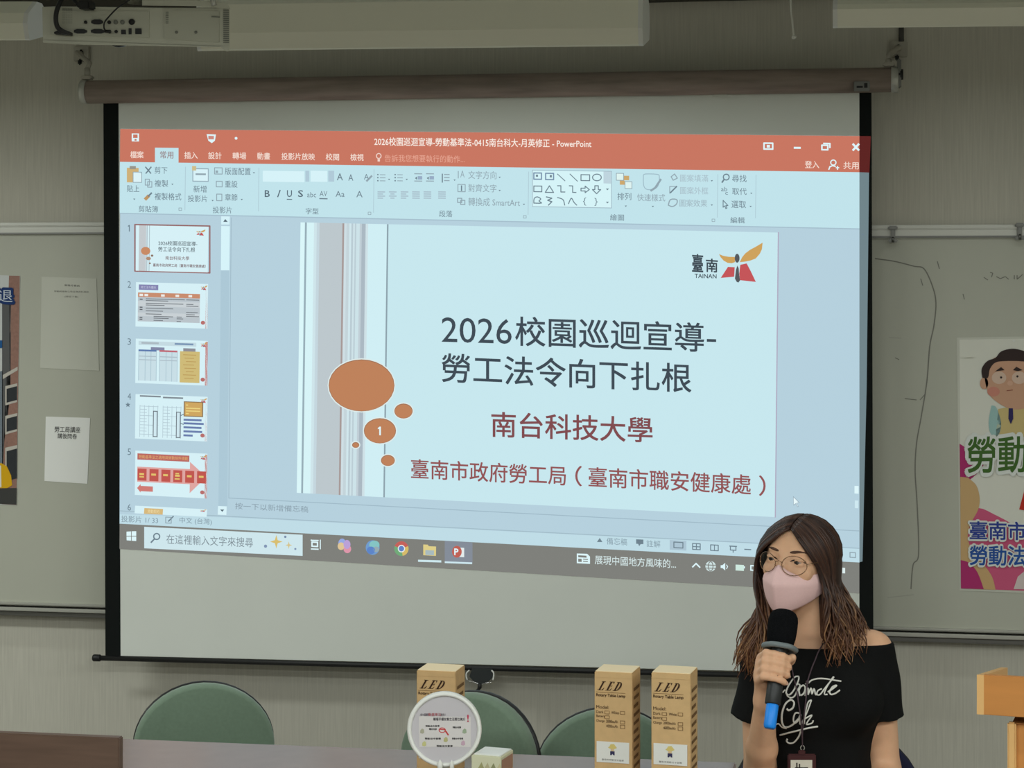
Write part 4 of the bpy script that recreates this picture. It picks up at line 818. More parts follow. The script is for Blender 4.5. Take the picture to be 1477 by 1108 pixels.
    poly([(0.42, v1-0.0195), (0.54, v1-0.0195), (0.54, v1-0.028), (0.5, v1-0.0275), (0.48, v1-0.025), (0.46, v1-0.028), (0.42, v1-0.028)], ink((58, 58, 92)))
    txt('臺南市勞動法令宣導', 0.2, 0.78, v0+0.004, v0+0.008, ink((110, 110, 108)))
    part('sticker_print', m, st, True)
    # printing on the right side
    m = MB(); x0 = W/2+0.0011
    for k in range(10): m.quad([(x0, -0.028, H-0.04-k*0.018), (x0, 0.028-0.006*(k % 3), H-0.04-k*0.018), (x0, 0.028-0.006*(k % 3), H-0.033-k*0.018), (x0, -0.028, H-0.033-k*0.018)], M_ink2)
    part('side_printing', m, t, True)
    return t
carton((601, 967), (657, 970.5), 4.52, -0.05, 'tall brown lamp carton partly hidden behind the round white lamp')
carton((857.5, 969), (912, 972), 4.40, -0.09, 'tall brown lamp carton with white sticker, left of the free-standing pair beside the woman')
carton((939.5, 970.5), (996, 973.5), 4.34, -0.09, 'tall brown lamp carton with white sticker, nearest to the seated woman')

# ------------------------------------------------------------------ round table lamp
Zl = 4.28; lc = PZ(641, 1052, Zl); Rl = 53.5/F*Zl
ln = -FW*1.0+V((0, 0, 0.06)); ln.normalize(); lx = RX; ly = lx.cross(ln); ly = -ly if ly.z < 0 else ly
ML = Matrix((( lx.x, ly.x, ln.x, lc.x), (lx.y, ly.y, ln.y, lc.y), (lx.z, ly.z, ln.z, lc.z), (0, 0, 0, 1)))
lampo = thing('table_lamp', 'round white table lamp with a printed disc, standing on the grey table', 'lamp', (lc.x, lc.y, TH+0.0005))
m = MB(); prof = []
k = 40; vs, fs = [], []
sec = [(Rl, -0.012), (Rl+0.0005, 0.0), (Rl-0.001, 0.007), (Rl-0.004, 0.009), (Rl-0.0075, 0.0075), (Rl-0.009, 0.003), (Rl-0.009, -0.012)]
for i in range(64):
    a_ = 2*math.pi*i/64
    for (r_, z_) in sec: vs.append(ML @ V((r_*math.cos(a_), r_*math.sin(a_), z_)))
ns = len(sec)
for i in range(64):
    for j in range(ns): fs.append([i*ns+j, ((i+1) % 64)*ns+j, ((i+1) % 64)*ns+(j+1) % ns, i*ns+(j+1) % ns])
part('rim', m.add(vs, fs, M_white, True), lampo)
m = MB(); vs = [ML @ V(((Rl-0.009)*math.cos(i*math.pi/24), (Rl-0.009)*math.sin(i*math.pi/24), z_)) for z_ in (0.003, -0.011) for i in range(48)]
m.add(vs, [list(range(48)), list(range(48, 96))[::-1]], mat('lamp_disc', (190, 186, 190), rough=0.35)); disc = part('disc', m, lampo)
m = MB()
def lp(x, y, z_=0.0036): return ML @ V(((x-641)/F*Zl, -(y-1052)/F*Zl, z_))
def lq(pts, mm, z_=0.0036): m.quad([lp(x, y, z_) for x, y in pts][::-1], mm)
lq([(604, 1033), (679, 1034), (679, 1077), (605, 1077)], mat('card_pale', (206, 202, 200), rough=0.5), 0.0034)
def lt(s_, x0, x1, y0, y1, c, b=0.01): put_text(m, s_, lambda u, v: lp(x0+(x1-x0)*u, y1+(y0-y1)*v, 0.0039), ink(c), b, 0, 2)
lt('大家一起認識勞', 606, 618, 1029, 1033, (90, 80, 90)); lt('動基準法', 618, 636, 1028.5, 1033, (176, 96, 104)); lt('知多少', 636, 643, 1029, 1033, (96, 84, 90)); lt('職場平權友善生活嚮往美好', 625, 671, 1035, 1039.5, (66, 62, 70)); lt('!', 674, 676, 1031, 1041, (186, 66, 90), 0.03)
for (x0, x1, y) in ((614, 634, 1047), (619, 630, 1051.5), (653, 665, 1049), (613, 636, 1065), (652, 668, 1065), (630, 653, 1075.5)): lt('勞動法令宣導', x0, x1, y-1.3, y+1.3, (58, 56, 58), 0.03)
for i in range(20):
    a0, a1 = i*math.pi/10, (i+1)*math.pi/10
    lq([(638+r_*5.2*math.cos(a_)*(1.0), 1053+r_*3.8*math.sin(a_)) for r_, a_ in ((1, a0), (1, a1), (0.72, a1), (0.72, a0))], ink((196, 70, 72)), 0.0039)
lq([(642, 1055), (644, 1054), (648, 1060), (646, 1060.5)], ink((196, 70, 72)), 0.0039); lq([(634, 1051), (642, 1051.4), (642, 1052.8), (634, 1052.4)], ink((196, 70, 72)), 0.0040)
for (x, y, c) in ((609, 1054, (166, 164, 144)), (670, 1054, (150, 166, 140)), (643, 1066, (176, 172, 120)), (612, 1072, (190, 188, 130)), (668, 1071, (190, 160, 176))): lq([(x-3, y+3), (x-2.5, y-1), (x, y-3.5), (x+2.5, y-2), (x+3, y+2.5), (x+0.5, y+4)], ink(c), 0.0038)
part('printed_card', m, disc)
m = MB(); zb_ = TH+0.001
m.lathe([(0.052, 0), (0.055, 0.004), (0.054, 0.012), (0.046, 0.017), (0.0, 0.017)], M_white, Matrix.Translation((lc.x, lc.y+0.01, zb_)), 32); part('base', m, lampo)
m = MB(); bt = V((lc.x, lc.y+0.01, zb_+0.014)); p1 = lc-V((0, 0, Rl+0.004)); m.tube([bt, (bt+p1)/2, p1+V((0, 0.01, 0.0)), p1+V((0, 0.012, 0.012))], 0.008, M_white, 12); part('stem', m, lampo)
m = MB()
for x in (635, 652): m.tube([lp(x-1, 1112, 0.012), lp(x-1, 1100, 0.014), lp(x, 1096, 0.014), lp(x+1, 1100, 0.014), lp(x+1.5, 1112, 0.012)], 0.0042 if x == 635 else 0.003, M_white, 10)
m.tube([lp(633, 1110, 0.01), lp(656, 1110, 0.01)], 0.004, M_pd, 10); part('hinge', m, lampo)

# small carton beside it
Zc = 4.22; a = PZ(680, 1089.5, Zc); rz = -0.16; exx = V((math.cos(rz), math.sin(rz), 0)); H = a.z-TH-0.001
d_ = ray(722.5, 1090); eyy = V((-math.sin(rz), math.cos(rz), 0)); b = C0+d_*(eyy.dot(a-C0)/eyy.dot(d_)); W = (b-a).dot(exx); D = 0.075
c = V((a.x, a.y, 0))+exx*W/2+eyy*D/2
t = thing('carton', 'small pale green-patterned carton with a white lid, right of the round lamp', 'box', (c.x, c.y, TH+0.001), rz)
m = MB(); m.box((0, 0, H/2), (W, D, H), mat('carton_cream', (206, 206, 176), rough=0.6), 0.001); part('body', m, t, True)
m = MB(); m.box((0, 0.002, H+0.001), (W*0.92, D*0.9, 0.003), M_white, 0.001); part('lid', m, t, True)
m = MB()
for k, cc in enumerate(((160, 158, 112), (182, 176, 140), (140, 142, 104), (196, 190, 150))):
    u = -W/2+0.012+k*0.013; m.quad([(u, -D/2-0.0006, H-0.03), (u+0.01, -D/2-0.0006, H-0.012), (u+0.018, -D/2-0.0006, H-0.03), (u+0.006, -D/2-0.0006, H-0.055)], ink(cc))
m.quad([(W/2+0.0006, -D/2+0.004, 0.005), (W/2+0.0006, D/2-0.004, 0.005), (W/2+0.0006, D/2-0.004, H-0.006), (W/2+0.0006, -D/2+0.004, H-0.006)], ink((164, 128, 108)))
part('pattern', m, t, True)

# ------------------------------------------------------------------ lectern
M_oak = mat('lectern_wood', (194, 130, 66), rough=0.45, noise=0.06, nscale=8, stretch=(0.6, 6, 6)); M_oakl = mat('lectern_edge', (218, 172, 110), rough=0.5); M_oakd = mat('lectern_inner', (132, 92, 62), rough=0.55)
Zt = 3.92; a = PZ(1409, 973.5, Zt); b0 = PZ(1409, 1030.5, Zt); rz = -0.16
t = thing('lectern', 'orange wooden lectern with a raised tray top, at the right edge', 'lectern', (a.x, a.y, 0), rz)
Wl, Dl, hb = 0.62, 0.42, a.z-b0.z; zt_, zb_ = a.z, b0.z; drop = 0.06
m = MB(); m.box((Wl/2, 0.008, (zt_+zb_)/2), (Wl-0.024, 0.016, hb), M_oak, 0.001); part('front_board', m, t, True)
for x in (0.0065, Wl-0.0065):
    m = MB(); m.slab([(x-0.0065, 0, zt_), (x-0.0065, Dl, zt_-drop), (x-0.0065, Dl, zb_-drop*0.4), (x-0.0065, 0, zb_)], (0.013, 0, 0), M_oakl); part('side_board', m, t, True)
m = MB(); m.slab([(0.013, 0.016, zb_+0.004), (Wl-0.013, 0.016, zb_+0.004), (Wl-0.013, Dl, zb_-drop*0.4+0.004), (0.013, Dl, zb_-drop*0.4+0.004)], (0, 0, 0.016), M_oakd); part('tray', m, t, True)
m = MB(); m.box((Wl/2+0.0, Dl/2-0.02, zb_/2-0.006), (Wl-0.12, Dl-0.1, zb_-0.024), M_oak, 0.003); m.box((0.062, 0.026, zb_/2), (0.016, 0.012, zb_-0.03), M_oakl, 0.003); col = part('column', m, t, True)
part('base', MB().box((Wl/2+0.005, Dl/2-0.02, 0.025), (Wl-0.05, Dl-0.02, 0.05), M_oak, 0.006), t, True)
#PERSON
# ------------------------------------------------------------------ the seated woman
ZP = 4.84; PX0 = (1180-CX)*ZP/F
def LP(px, py, dy=0.0):
    "photo pixel at dy metres behind the person's axis, in the person's own frame"
    Z_ = ZP+dy; return V(((px-CX)*Z_/F-PX0, dy, CAMZ-(py-HY)*Z_/F))
pw0 = C0+RX*PX0+FW*ZP; PL = V((pw0.x, pw0.y, 0)); MP = Matrix.Translation(PL) @ Matrix.Rotation(YAW, 4, 'Z')
person = thing('person', 'person with long brown hair, pink mask, glasses and black off-shoulder top, speaking into a microphone', 'person', PL, YAW)

# --- signed distance fields on a grid, meshed by surface nets
class Grid:
    def __init__(s, lo, hi, h):
        s.lo = np.array(lo, float); s.h = h; s.n = np.ceil((np.array(hi)-s.lo)/h).astype(int)+1
        s.d = np.full(tuple(s.n), 1.0, np.float32)
    def sub(s, lo, hi):
        a = np.clip(np.floor((np.array(lo)-s.lo)/s.h).astype(int), 0, s.n); b = np.clip(np.ceil((np.array(hi)-s.lo)/s.h).astype(int)+1, 0, s.n)
        sl = tuple(slice(i, j) for i, j in zip(a, b))
        ax = [(s.lo[k]+s.h*np.arange(a[k], b[k])).astype(np.float32) for k in range(3)]
        return sl, np.meshgrid(*ax, indexing='ij')
    def add(s, prim, k=0.02, grow=0.0):
        fn, lo, hi = prim; m = k+grow+0.03
        sl, (x, y, z) = s.sub(np.array(lo)-m, np.array(hi)+m)
        if x.size == 0: return s
        b = fn(x, y, z)-grow; a = s.d[sl]
        if k > 0:
            t = np.clip(0.5+0.5*(a-b)/k, 0, 1); s.d[sl] = a*(1-t)+b*t-k*t*(1-t)
        else: s.d[sl] = np.minimum(a, b)
        return s
    def carve(s, fn):
        sl, (x, y, z) = s.sub(s.lo, s.lo+s.h*s.n); s.d = np.maximum(s.d, fn(x, y, z).astype(np.float32)); return s
    def cut(s, prim, k=0.01):
        fn, lo, hi = prim; sl, (x, y, z) = s.sub(np.array(lo)-k-0.02, np.array(hi)+k+0.02)
        b = -fn(x, y, z); a = s.d[sl]; t = np.clip(0.5-0.5*(a-b)/k, 0, 1); s.d[sl] = a*(1-t)+b*t+k*t*(1-t); return s
    def mesh(s):
        d = s.d; d[0], d[-1], d[:, 0], d[:, -1], d[:, :, 0], d[:, :, -1] = 1, 1, 1, 1, 1, 1
        ins = d < 0; c = [ins[i:ins.shape[0]-1+i, j:ins.shape[1]-1+j, k:ins.shape[2]-1+k] for i in (0, 1) for j in (0, 1) for k in (0, 1)]
        tot = sum(q.astype(np.int8) for q in c); I = np.argwhere((tot > 0) & (tot < 8))
        idx = -np.ones(tot.shape, np.int32); idx[tuple(I.T)] = np.arange(len(I))
        acc = np.zeros((len(I), 3)); cnt = np.zeros(len(I))
        cor = [(i, j, k) for i in (0, 1) for j in (0, 1) for k in (0, 1)]
        val = {q: d[I[:, 0]+q[0], I[:, 1]+q[1], I[:, 2]+q[2]].astype(float) for q in cor}
        for q in cor:
            for ax in range(3):
                if q[ax] == 0:
                    r = list(q); r[ax] = 1; r = tuple(r); v0, v1 = val[q], val[r]; m = (v0 < 0) != (v1 < 0)
                    t = np.where(m, v0/np.where(m, v0-v1, 1), 0); p = np.array(q, float)[None]+t[:, None]*(np.array(r)-np.array(q))[None]
                    acc[m] += p[m]; cnt[m] += 1
        vs = s.lo+s.h*(I+acc/np.maximum(cnt, 1)[:, None])
        fs = []
        for ax in range(3):
            sl0 = [slice(1, -1)]*3; a = [slice(1, -1)]*3; a[ax] = slice(0, -1); b = [slice(1, -1)]*3; b[ax] = slice(1, None)
            A, B = ins[tuple(a)], ins[tuple(b)]; E = np.argwhere(A != B); sg = A[tuple(E.T)]
            o = np.ones(3, int); o[ax] = 0; E = E+o
            u, w_ = (ax+1) % 3, (ax+2) % 3; du = np.zeros(3, int); du[u] = 1; dw = np.zeros(3, int); dw[w_] = 1
            q = [idx[tuple((E-x_).T)] for x_ in (du+dw, dw, 0*du, du)]
            f = np.stack(q, 1); f[~sg] = f[~sg][:, ::-1]; fs.append(f)
        return vs, np.concatenate(fs)
def smooth_mesh(vs, fs, it=2, lam=0.5):
    for _ in range(it):
        acc = np.zeros_like(vs); cnt = np.zeros(len(vs))
        for i in range(4):
            for j in (1, 3): np.add.at(acc, fs[:, i], vs[fs[:, (i+j) % 4]]); np.add.at(cnt, fs[:, i], 1)
        vs = vs*(1-lam)+lam*acc/np.maximum(cnt, 1)[:, None]
    return vs
def cap(a, b, ra, rb=None):
    a = np.array(a, float); b = np.array(b, float); rb = ra if rb is None else rb; r = max(ra, rb); e = b-a; L2 = float(e@e)
    def fn(x, y, z):
        t = np.clip(((x-a[0])*e[0]+(y-a[1])*e[1]+(z-a[2])*e[2])/L2, 0, 1)
        return np.sqrt((x-a[0]-e[0]*t)**2+(y-a[1]-e[1]*t)**2+(z-a[2]-e[2]*t)**2)-(ra+(rb-ra)*t)
    return fn, np.minimum(a, b)-r, np.maximum(a, b)+r
def ell(c, r, R=None):
    "ellipsoid; R's columns are its axes"
    c = np.array(c, float); r = np.array(r, float); R = np.eye(3) if R is None else np.array(R, float); m = float(r.max())
    def fn(x, y, z):
        x, y, z = x-c[0], y-c[1], z-c[2]; l = [x*R[0, i]+y*R[1, i]+z*R[2, i] for i in range(3)]
        k0 = np.sqrt(sum((l[i]/r[i])**2 for i in range(3))); k1 = np.sqrt(sum((l[i]/r[i]**2)**2 for i in range(3)))
        return k0*(k0-1)/np.maximum(k1, 1e-6)
    return fn, c-m, c+m
def grid_obj(name, g, m, parent, it=2, face_mat=None, mats=None):
    vs, fs = g.mesh(); vs = smooth_mesh(vs, fs, it)
    me = bpy.data.meshes.new(name); me.from_pydata(vs.tolist(), [], fs.tolist()); me.materials.append(m)
    me.polygons.foreach_set('use_smooth', [True]*len(fs)); me.update()
    o = bpy.data.objects.new(name, me); COL.objects.link(o); o.parent = parent
    return o, vs, fs

# head frame: u to the person's left, v forward, w up
HC_ = np.array(LP(1153, 804, 0.0)); TH_ = math.radians(33)
Rh = np.array(Matrix.Rotation(-TH_, 3, 'Z') @ Matrix.Rotation(math.radians(4), 3, 'Y') @ Matrix.Rotation(math.radians(-2), 3, 'X') @ Matrix(((1, 0, 0), (0, -1, 0), (0, 0, 1))))
def H(u, v, w_): return HC_+Rh@np.array([u, v, w_])
def hell(c, r): return ell(H(*c), r, Rh)
def hcap(a, b, ra, rb=None): return cap(H(*a), H(*b), ra, rb)
M_skin = mat('skin', (230, 182, 146), rough=0.5, spec=0.35, sss=0.12, noise=0.03, nscale=60)

sR = np.array([0.131, 0.02, 0.958]); sL = np.array([-0.134, 0.02, 0.936])      # shoulder joints (photo right, photo left)
eR = np.array(LP(1276, 1112, 0.02)); eL = np.array(LP(1096, 1122, -0.02))
wL = np.array(LP(1103, 1012, -0.165)); wR = np.array([0.09, -0.26, 0.60])
torso = [cap((-0.02, 0.02, 1.085), (-0.008, 0.025, 0.97), 0.050, 0.056), cap((-0.01, 0.03, 1.01), (0.105, 0.03, 0.958), 0.036, 0.045), cap((-0.01, 0.03, 1.01), (-0.105, 0.03, 0.942), 0.036, 0.042),
         ell((0, 0.02, 0.88), (0.150, 0.095, 0.13)), ell((0, 0.02, 0.80), (0.128, 0.088, 0.14)), ell((0, 0.02, 0.66), (0.112, 0.088, 0.13)), ell((0, 0.03, 0.595), (0.165, 0.12, 0.115)),
         ell((0.066, -0.055, 0.855), (0.062, 0.056, 0.060)), ell((-0.066, -0.055, 0.855), (0.062, 0.056, 0.060))]
arms = [cap(sR, eR, 0.047, 0.036), cap(sL, eL, 0.045, 0.036), cap(eR, wR, 0.036, 0.024), cap(wR, wR+np.array([-0.04, -0.06, -0.01]), 0.026, 0.02),
        cap(eL, eL*0.6+wL*0.4, 0.036, 0.034), cap(eL*0.6+wL*0.4, wL, 0.034, 0.0225)]
hipR, hipL = np.array([0.085, 0.02, 0.56]), np.array([-0.085, 0.02, 0.56]); kR, kL = np.array([0.10, -0.40, 0.50]), np.array([-0.10, -0.40, 0.50]); aR, aL = np.array([0.10, -0.38, 0.09]), np.array([-0.10, -0.38, 0.09])
legs = [cap(hipR, kR, 0.078, 0.055), cap(hipL, kL, 0.078, 0.055), cap(kR, aR, 0.052, 0.034), cap(kL, aL, 0.052, 0.034)]
feet = [cap(a_+np.array([0, 0.02, -0.045]), a_+np.array([0, -0.14, -0.06]), 0.036, 0.028) for a_ in (aR, aL)]
# microphone axis
m0 = np.array(LP(1110, 1050, -0.265)); m1 = np.array(LP(1129, 902, -0.185)); ma = (m1-m0)/np.linalg.norm(m1-m0)
e1 = np.array([1.0, 0, 0]); e1 -= ma*(e1@ma); e1 /= np.linalg.norm(e1); e2 = np.cross(e1, ma)
if e2[1] > 0: e2 = -e2
ML_ = np.linalg.norm(m1-m0)
def mic(t, th, r): a_ = math.radians(th); return m0+ma*t+(e1*math.cos(a_)+e2*math.sin(a_))*r
# where along the mic does the hand sit: the photo's index finger is at row 945, the little finger at 978
t_ix = ML_*(1050-948)/(1050-902); sp = 0.0178
hand = []
for i, (dl, rr, tip) in enumerate(((0, 0.0082, 12), (1, 0.0086, 6), (2, 0.0082, 12), (3, 0.0072, 28))):
    t_ = t_ix-sp*i
    pts = [mic(t_-0.004, 206, 0.040), mic(t_, 150, 0.0345), mic(t_-0.001, 115, 0.0285), mic(t_-0.002, 75, 0.0262), mic(t_-0.004, tip+22, 0.0258), mic(t_-0.005, tip, 0.0235)]
    rs = [rr*1.14, rr*1.10, rr*1.0, rr*0.97, rr*0.92, rr*0.80]
    for a_, b_, r0, r1 in zip(pts[:-1], pts[1:], rs[:-1], rs[1:]): hand.append((cap(a_, b_, r0, r1), 0.004))
palm = [(cap(mic(t_ix-0.004, 212, 0.040), mic(t_ix-sp*3, 212, 0.040), 0.0115, 0.0115), 0.012), (cap(mic(t_ix-0.006, 235, 0.036), mic(t_ix-sp*3.2, 235, 0.036), 0.014, 0.013), 0.012),
        (cap(mic(t_ix-0.016, 225, 0.040), wL+np.array([0.002, 0.0, 0.012]), 0.016, 0.021), 0.015), (cap(mic(t_ix-sp*2.4, 222, 0.040), wL, 0.015, 0.021), 0.015),
        (cap(wL, mic(t_ix-sp*2.2, 262, 0.034), 0.018, 0.0145), 0.012)]
thumb = [mic(t_ix-sp*2.2, 262, 0.034), mic(t_ix-sp*0.9, 300, 0.0335), mic(t_ix+0.000, 338, 0.0305), mic(t_ix+0.002, 12, 0.0305)]
for a_, b_, r0, r1 in zip(thumb[:-1], thumb[1:], (0.0135, 0.0108, 0.0102), (0.0108, 0.0102, 0.0092)): palm.append((cap(a_, b_, r0, r1), 0.006))
rh = [cap(wR+np.array([-0.03, -0.05, -0.005]), wR+np.array([-0.05, -0.085, -0.02]), 0.022, 0.018)] + [cap(wR+np.array([-0.03+0.017*i, -0.085, -0.008]), wR+np.array([-0.045+0.018*i, -0.15+0.008*abs(i-1.3), -0.03]), 0.009, 0.0075) for i in range(-1, 3)]+[cap(wR+np.array([-0.05, -0.04, 0]), wR+np.array([-0.085, -0.085, -0.01]), 0.011, 0.009)]

g = Grid((-0.27, -0.60, 0.0), (0.27, 0.19, 1.32), 0.0036)
for p in torso: g.add(p, 0.035)
for p in legs: g.add(p, 0.03)
for p in feet: g.add(p, 0.02)
for p in arms: g.add(p, 0.016)
for p in rh: g.add(p, 0.008)
hd = [(hell((0, -0.012, 0.012), (0.069, 0.088, 0.074)), 0.02), (hell((0, 0.02, -0.012), (0.064, 0.066, 0.082)), 0.02), (hell((0, 0.035, -0.06), (0.050, 0.05, 0.05)), 0.02), (hell((0, 0.058, -0.092), (0.024, 0.022, 0.018)), 0.02),
      (hell((0.034, 0.062, -0.028), (0.026, 0.018, 0.020)), 0.015), (hell((-0.034, 0.062, -0.028), (0.026, 0.018, 0.020)), 0.015), (hell((0.024, 0.070, 0.021), (0.020, 0.010, 0.007)), 0.014), (hell((-0.024, 0.070, 0.021), (0.020, 0.010, 0.007)), 0.014),
      (hcap((0, 0.080, 0.008), (0, 0.104, -0.036), 0.009, 0.012), 0.012), (hell((0.013, 0.092, -0.04), (0.009, 0.011, 0.008)), 0.006), (hell((-0.013, 0.092, -0.04), (0.009, 0.011, 0.008)), 0.006),
      (hell((0, 0.084, -0.064), (0.020, 0.008, 0.0055)), 0.005), (hell((0, 0.082, -0.074), (0.017, 0.008, 0.006)), 0.005),
      (hell((0.072, -0.012, -0.01), (0.008, 0.019, 0.030)), 0.008), (hell((-0.072, -0.012, -0.01), (0.008, 0.019, 0.030)), 0.008), (cap(H(0, -0.02, -0.05), (-0.016, 0.02, 1.02), 0.050, 0.052), 0.03)]
for p, k_ in hd: g.add(p, k_)
for s_ in (-1, 1): g.cut(hell((s_*0.032, 0.094, 0.0), (0.019, 0.014, 0.010)), 0.010)
for s_ in (-1, 1):
    g.add(hell((s_*0.032, 0.0738, 0.0042), (0.0175, 0.0108, 0.0058)), 0.003); g.add(hell((s_*0.032, 0.0742, -0.0064), (0.0165, 0.009, 0.0050)), 0.003)
for p, k_ in palm: g.add(p, k_)
for p, k_ in hand: g.add(p, k_)
body, bvs, bfs = grid_obj('body', g, M_skin, person, 1)
del g
# eyes, brows
for s_ in (-1, 1):
    mb = MB(); Mh = Matrix.Translation(V(H(s_*0.032, 0.0725, -0.001))) @ Matrix(Rh.tolist()).to_4x4()
    bm = bmesh.new(); bmesh.ops.create_uvsphere(bm, u_segments=20, v_segments=12, radius=0.0108); mb.bm(bm, mat('eye_white', (168, 152, 142), rough=0.4, spec=0.2), Mh, True)
    ir = mat('iris_dark', (30, 20, 16), rough=0.4, spec=0.2); Re_ = 0.01098
    vs = [Mh @ V((Re_*math.sin(t_)*math.cos(a_)-0.0006, Re_*math.cos(t_), Re_*math.sin(t_)*math.sin(a_))) for t_ in (0.25, 0.5, 0.72) for a_ in [i*math.pi/10 for i in range(20)]]+[Mh @ V((-0.0006, Re_, 0))]
    mb.add(vs, [[i, (i+1) % 20, 60] for i in range(20)]+[[k*20+i, k*20+(i+1) % 20, (k+1)*20+(i+1) % 20, (k+1)*20+i] for k in (0, 1) for i in range(20)], ir, True)
    eye = part('eye', mb, person, True)
    mb = MB(); hm = mat('eyebrow_hair', (92, 64, 50), rough=0.8)
    mb.tube([V(H(s_*(0.0145+0.036*k/8), 0.0835-0.018*(k/8)**2, 0.0195+0.0075*(k/8)-0.006*(k/8)**3)) for k in range(9)], [0.0018, 0.0029, 0.0034, 0.0034, 0.0032, 0.0028, 0.0023, 0.0017, 0.0009], hm, 8); part('eyebrow', mb, person, True)
    mb = MB(); mb.tube([V(H(s_*(0.0155+0.034*k/8), 0.0845-0.0135*(k/8)**2-0.0015, -0.001+0.0062*math.sin(k/8*math.pi)-0.001*k/8)) for k in range(9)], [0.0006, 0.0013, 0.0016, 0.0018, 0.0018, 0.0018, 0.0016, 0.0012, 0.0006], mat('lash', (30, 20, 18), rough=0.8), 6); part('eyelashes', mb, person, True)
# finger nails
mb = MB(); nm = mat('nail', (232, 190, 170), rough=0.25)
for i, tip in enumerate((12, 6, 12, 28)):
    t_ = t_ix-sp*i-0.005; c_ = mic(t_, tip+8, 0.0318 if i < 3 else 0.0305); ax = [ma, None, None]; rn = (mic(t_, tip+8, 1)-mic(t_, tip+8, 0)); rn /= np.linalg.norm(rn); tn = np.cross(ma, rn)
    vs = [c_+ma*(0.0046*math.cos(a_*math.pi/6))+tn*(0.0056*math.sin(a_*math.pi/6))-rn*(0.0016*abs(math.cos(a_*math.pi/6))) for a_ in range(12)]+[c_+rn*0.0006]
    part('fingernail', MB().add(vs, [[j, (j+1) % 12, 12] for j in range(12)], nm, True), person, True)

# --- clothes
def wrinkle(x, y, z): return 0.0016*np.sin(38*x+31*z+11*y)+0.0013*np.sin(52*z-25*x+1.3)+0.0010*np.sin(90*x-20*z)
M_top = mat('black_jersey', (20, 21, 21), rough=0.9, spec=0.15, noise=0.15, nscale=300)
g = Grid((-0.27, -0.22, 0.42), (0.27, 0.19, 1.03), 0.0036)
for p in torso[3:]: g.add(p, 0.04, 0.010)
g.add(cap((0.04, 0.02, 0.92), (0.10, 0.02, 0.93), 0.075, 0.056), 0.03, 0.004); g.add(cap((-0.04, 0.02, 0.92), (-0.10, 0.02, 0.915), 0.075, 0.056), 0.03, 0.004)
sleeve = Grid((-0.27, -0.22, 0.42), (0.27, 0.19, 1.03), 0.0036)
dR = (eR-sR); dL = np.array(LP(1089, 1060, -0.03))-sL
sleeve.add(cap(sR+np.array([-0.008, 0, 0]), sR+dR*0.85, 0.058, 0.066), 0.0); sleeve.add(cap(sL+np.array([0.01, 0, 0]), sL+dL*1.1, 0.052, 0.064), 0.0)
sl, (x, y, z) = sleeve.sub(sleeve.lo, sleeve.lo+sleeve.h*sleeve.n)
hem = np.where(x > 0, LP(1275, 1036, 0).z-z, LP(1070, 1033, -0.02).z-0.35*(x-LP(1070, 1033, -0.02).x)-z)
sleeve.d = np.maximum(sleeve.d, hem.astype(np.float32))
a_, b_ = g.d, sleeve.d; t_ = np.clip(0.5+0.5*(a_-b_)/0.012, 0, 1); g.d = (a_*(1-t_)+b_*t_-0.012*t_*(1-t_)).astype(np.float32)
g.d = (g.d+wrinkle(x, y, z)).astype(np.float32)
neck = LP(1190, 937.5, -0.06).z+0.03*np.maximum(x-0.02, 0)+0.25*np.maximum(y-0.02, 0)+0.10*np.maximum(-x-0.10, 0)
g.d = np.maximum(g.d, np.maximum(z-neck, 0.50-z).astype(np.float32))
shirt, svs, sfs = grid_obj('shirt', g, M_top, person, 1); del g, sleeve
M_pants = mat('dark_trousers', (38, 40, 46), rough=0.9, spec=0.1)
g = Grid((-0.27, -0.55, 0.05), (0.27, 0.19, 0.62), 0.006)
for p in legs: g.add(p, 0.03, 0.010)
g.add(torso[6], 0.03, 0.006); g.carve(lambda x, y, z: np.maximum(z-0.58, 0.13-z)); grid_obj('trousers', g, M_pants, person, 2)
for a_ in (aR, aL):
    g = Grid(a_+np.array([-0.07, -0.24, -0.10]), a_+np.array([0.07, 0.11, 0.03]), 0.005); g.add(cap(a_+np.array([0, 0.025, -0.046]), a_+np.array([0, -0.145, -0.058]), 0.042, 0.034), 0.01); g.carve(lambda x, y, z: np.maximum(0.002-z, z-(a_[2]-0.012))); grid_obj('shoe', g, M_black, person, 2)

# --- face mask
pk = mat('mask_pink', (244, 206, 204), rough=0.85, spec=0.15, noise=0.02, nscale=200, bump=0.1)
rows = [[(0, .109, -.008), (.012, .1035, -.0155), (.030, .089, -.028), (.050, .066, -.033), (.0645, .036, -.026), (.073, .010, -.022)],
        [(0, .128, -.036), (.016, .120, -.038), (.036, .100, -.040), (.053, .074, -.041), (.067, .038, -.036), (.0745, .010, -.031)],
        [(0, .133, -.054), (.018, .121, -.053), (.039, .101, -.050), (.056, .074, -.052), (.068, .038, -.049), (.0745, .010, -.042)],
        [(0, .124, -.080), (.017, .113, -.078), (.037, .097, -.076), (.053, .071, -.073), (.066, .037, -.066), (.0735, .011, -.053)],
        [(0, .113, -.104), (.015, .104, -.104), (.033, .089, -.099), (.048, .066, -.091), (.062, .036, -.080), (.0725, .012, -.063)],
        [(0, .102, -.118), (.012, .095, -.118), (.027, .080, -.113), (.042, .060, -.103), (.058, .034, -.089), (.0715, .012, -.070)],
        [(0, .070, -.122), (.010, .064, -.121), (.022, .054, -.116), (.036, .042, -.106), (.053, .028, -.091), (.070, .010, -.072)]]
gridp = [[(-u, v, w_) for (u, v, w_) in r[:0:-1]]+r for r in rows]
mb = MB(); vs = [V(H(*p)) for r in gridp for p in r]; nc = len(gridp[0])
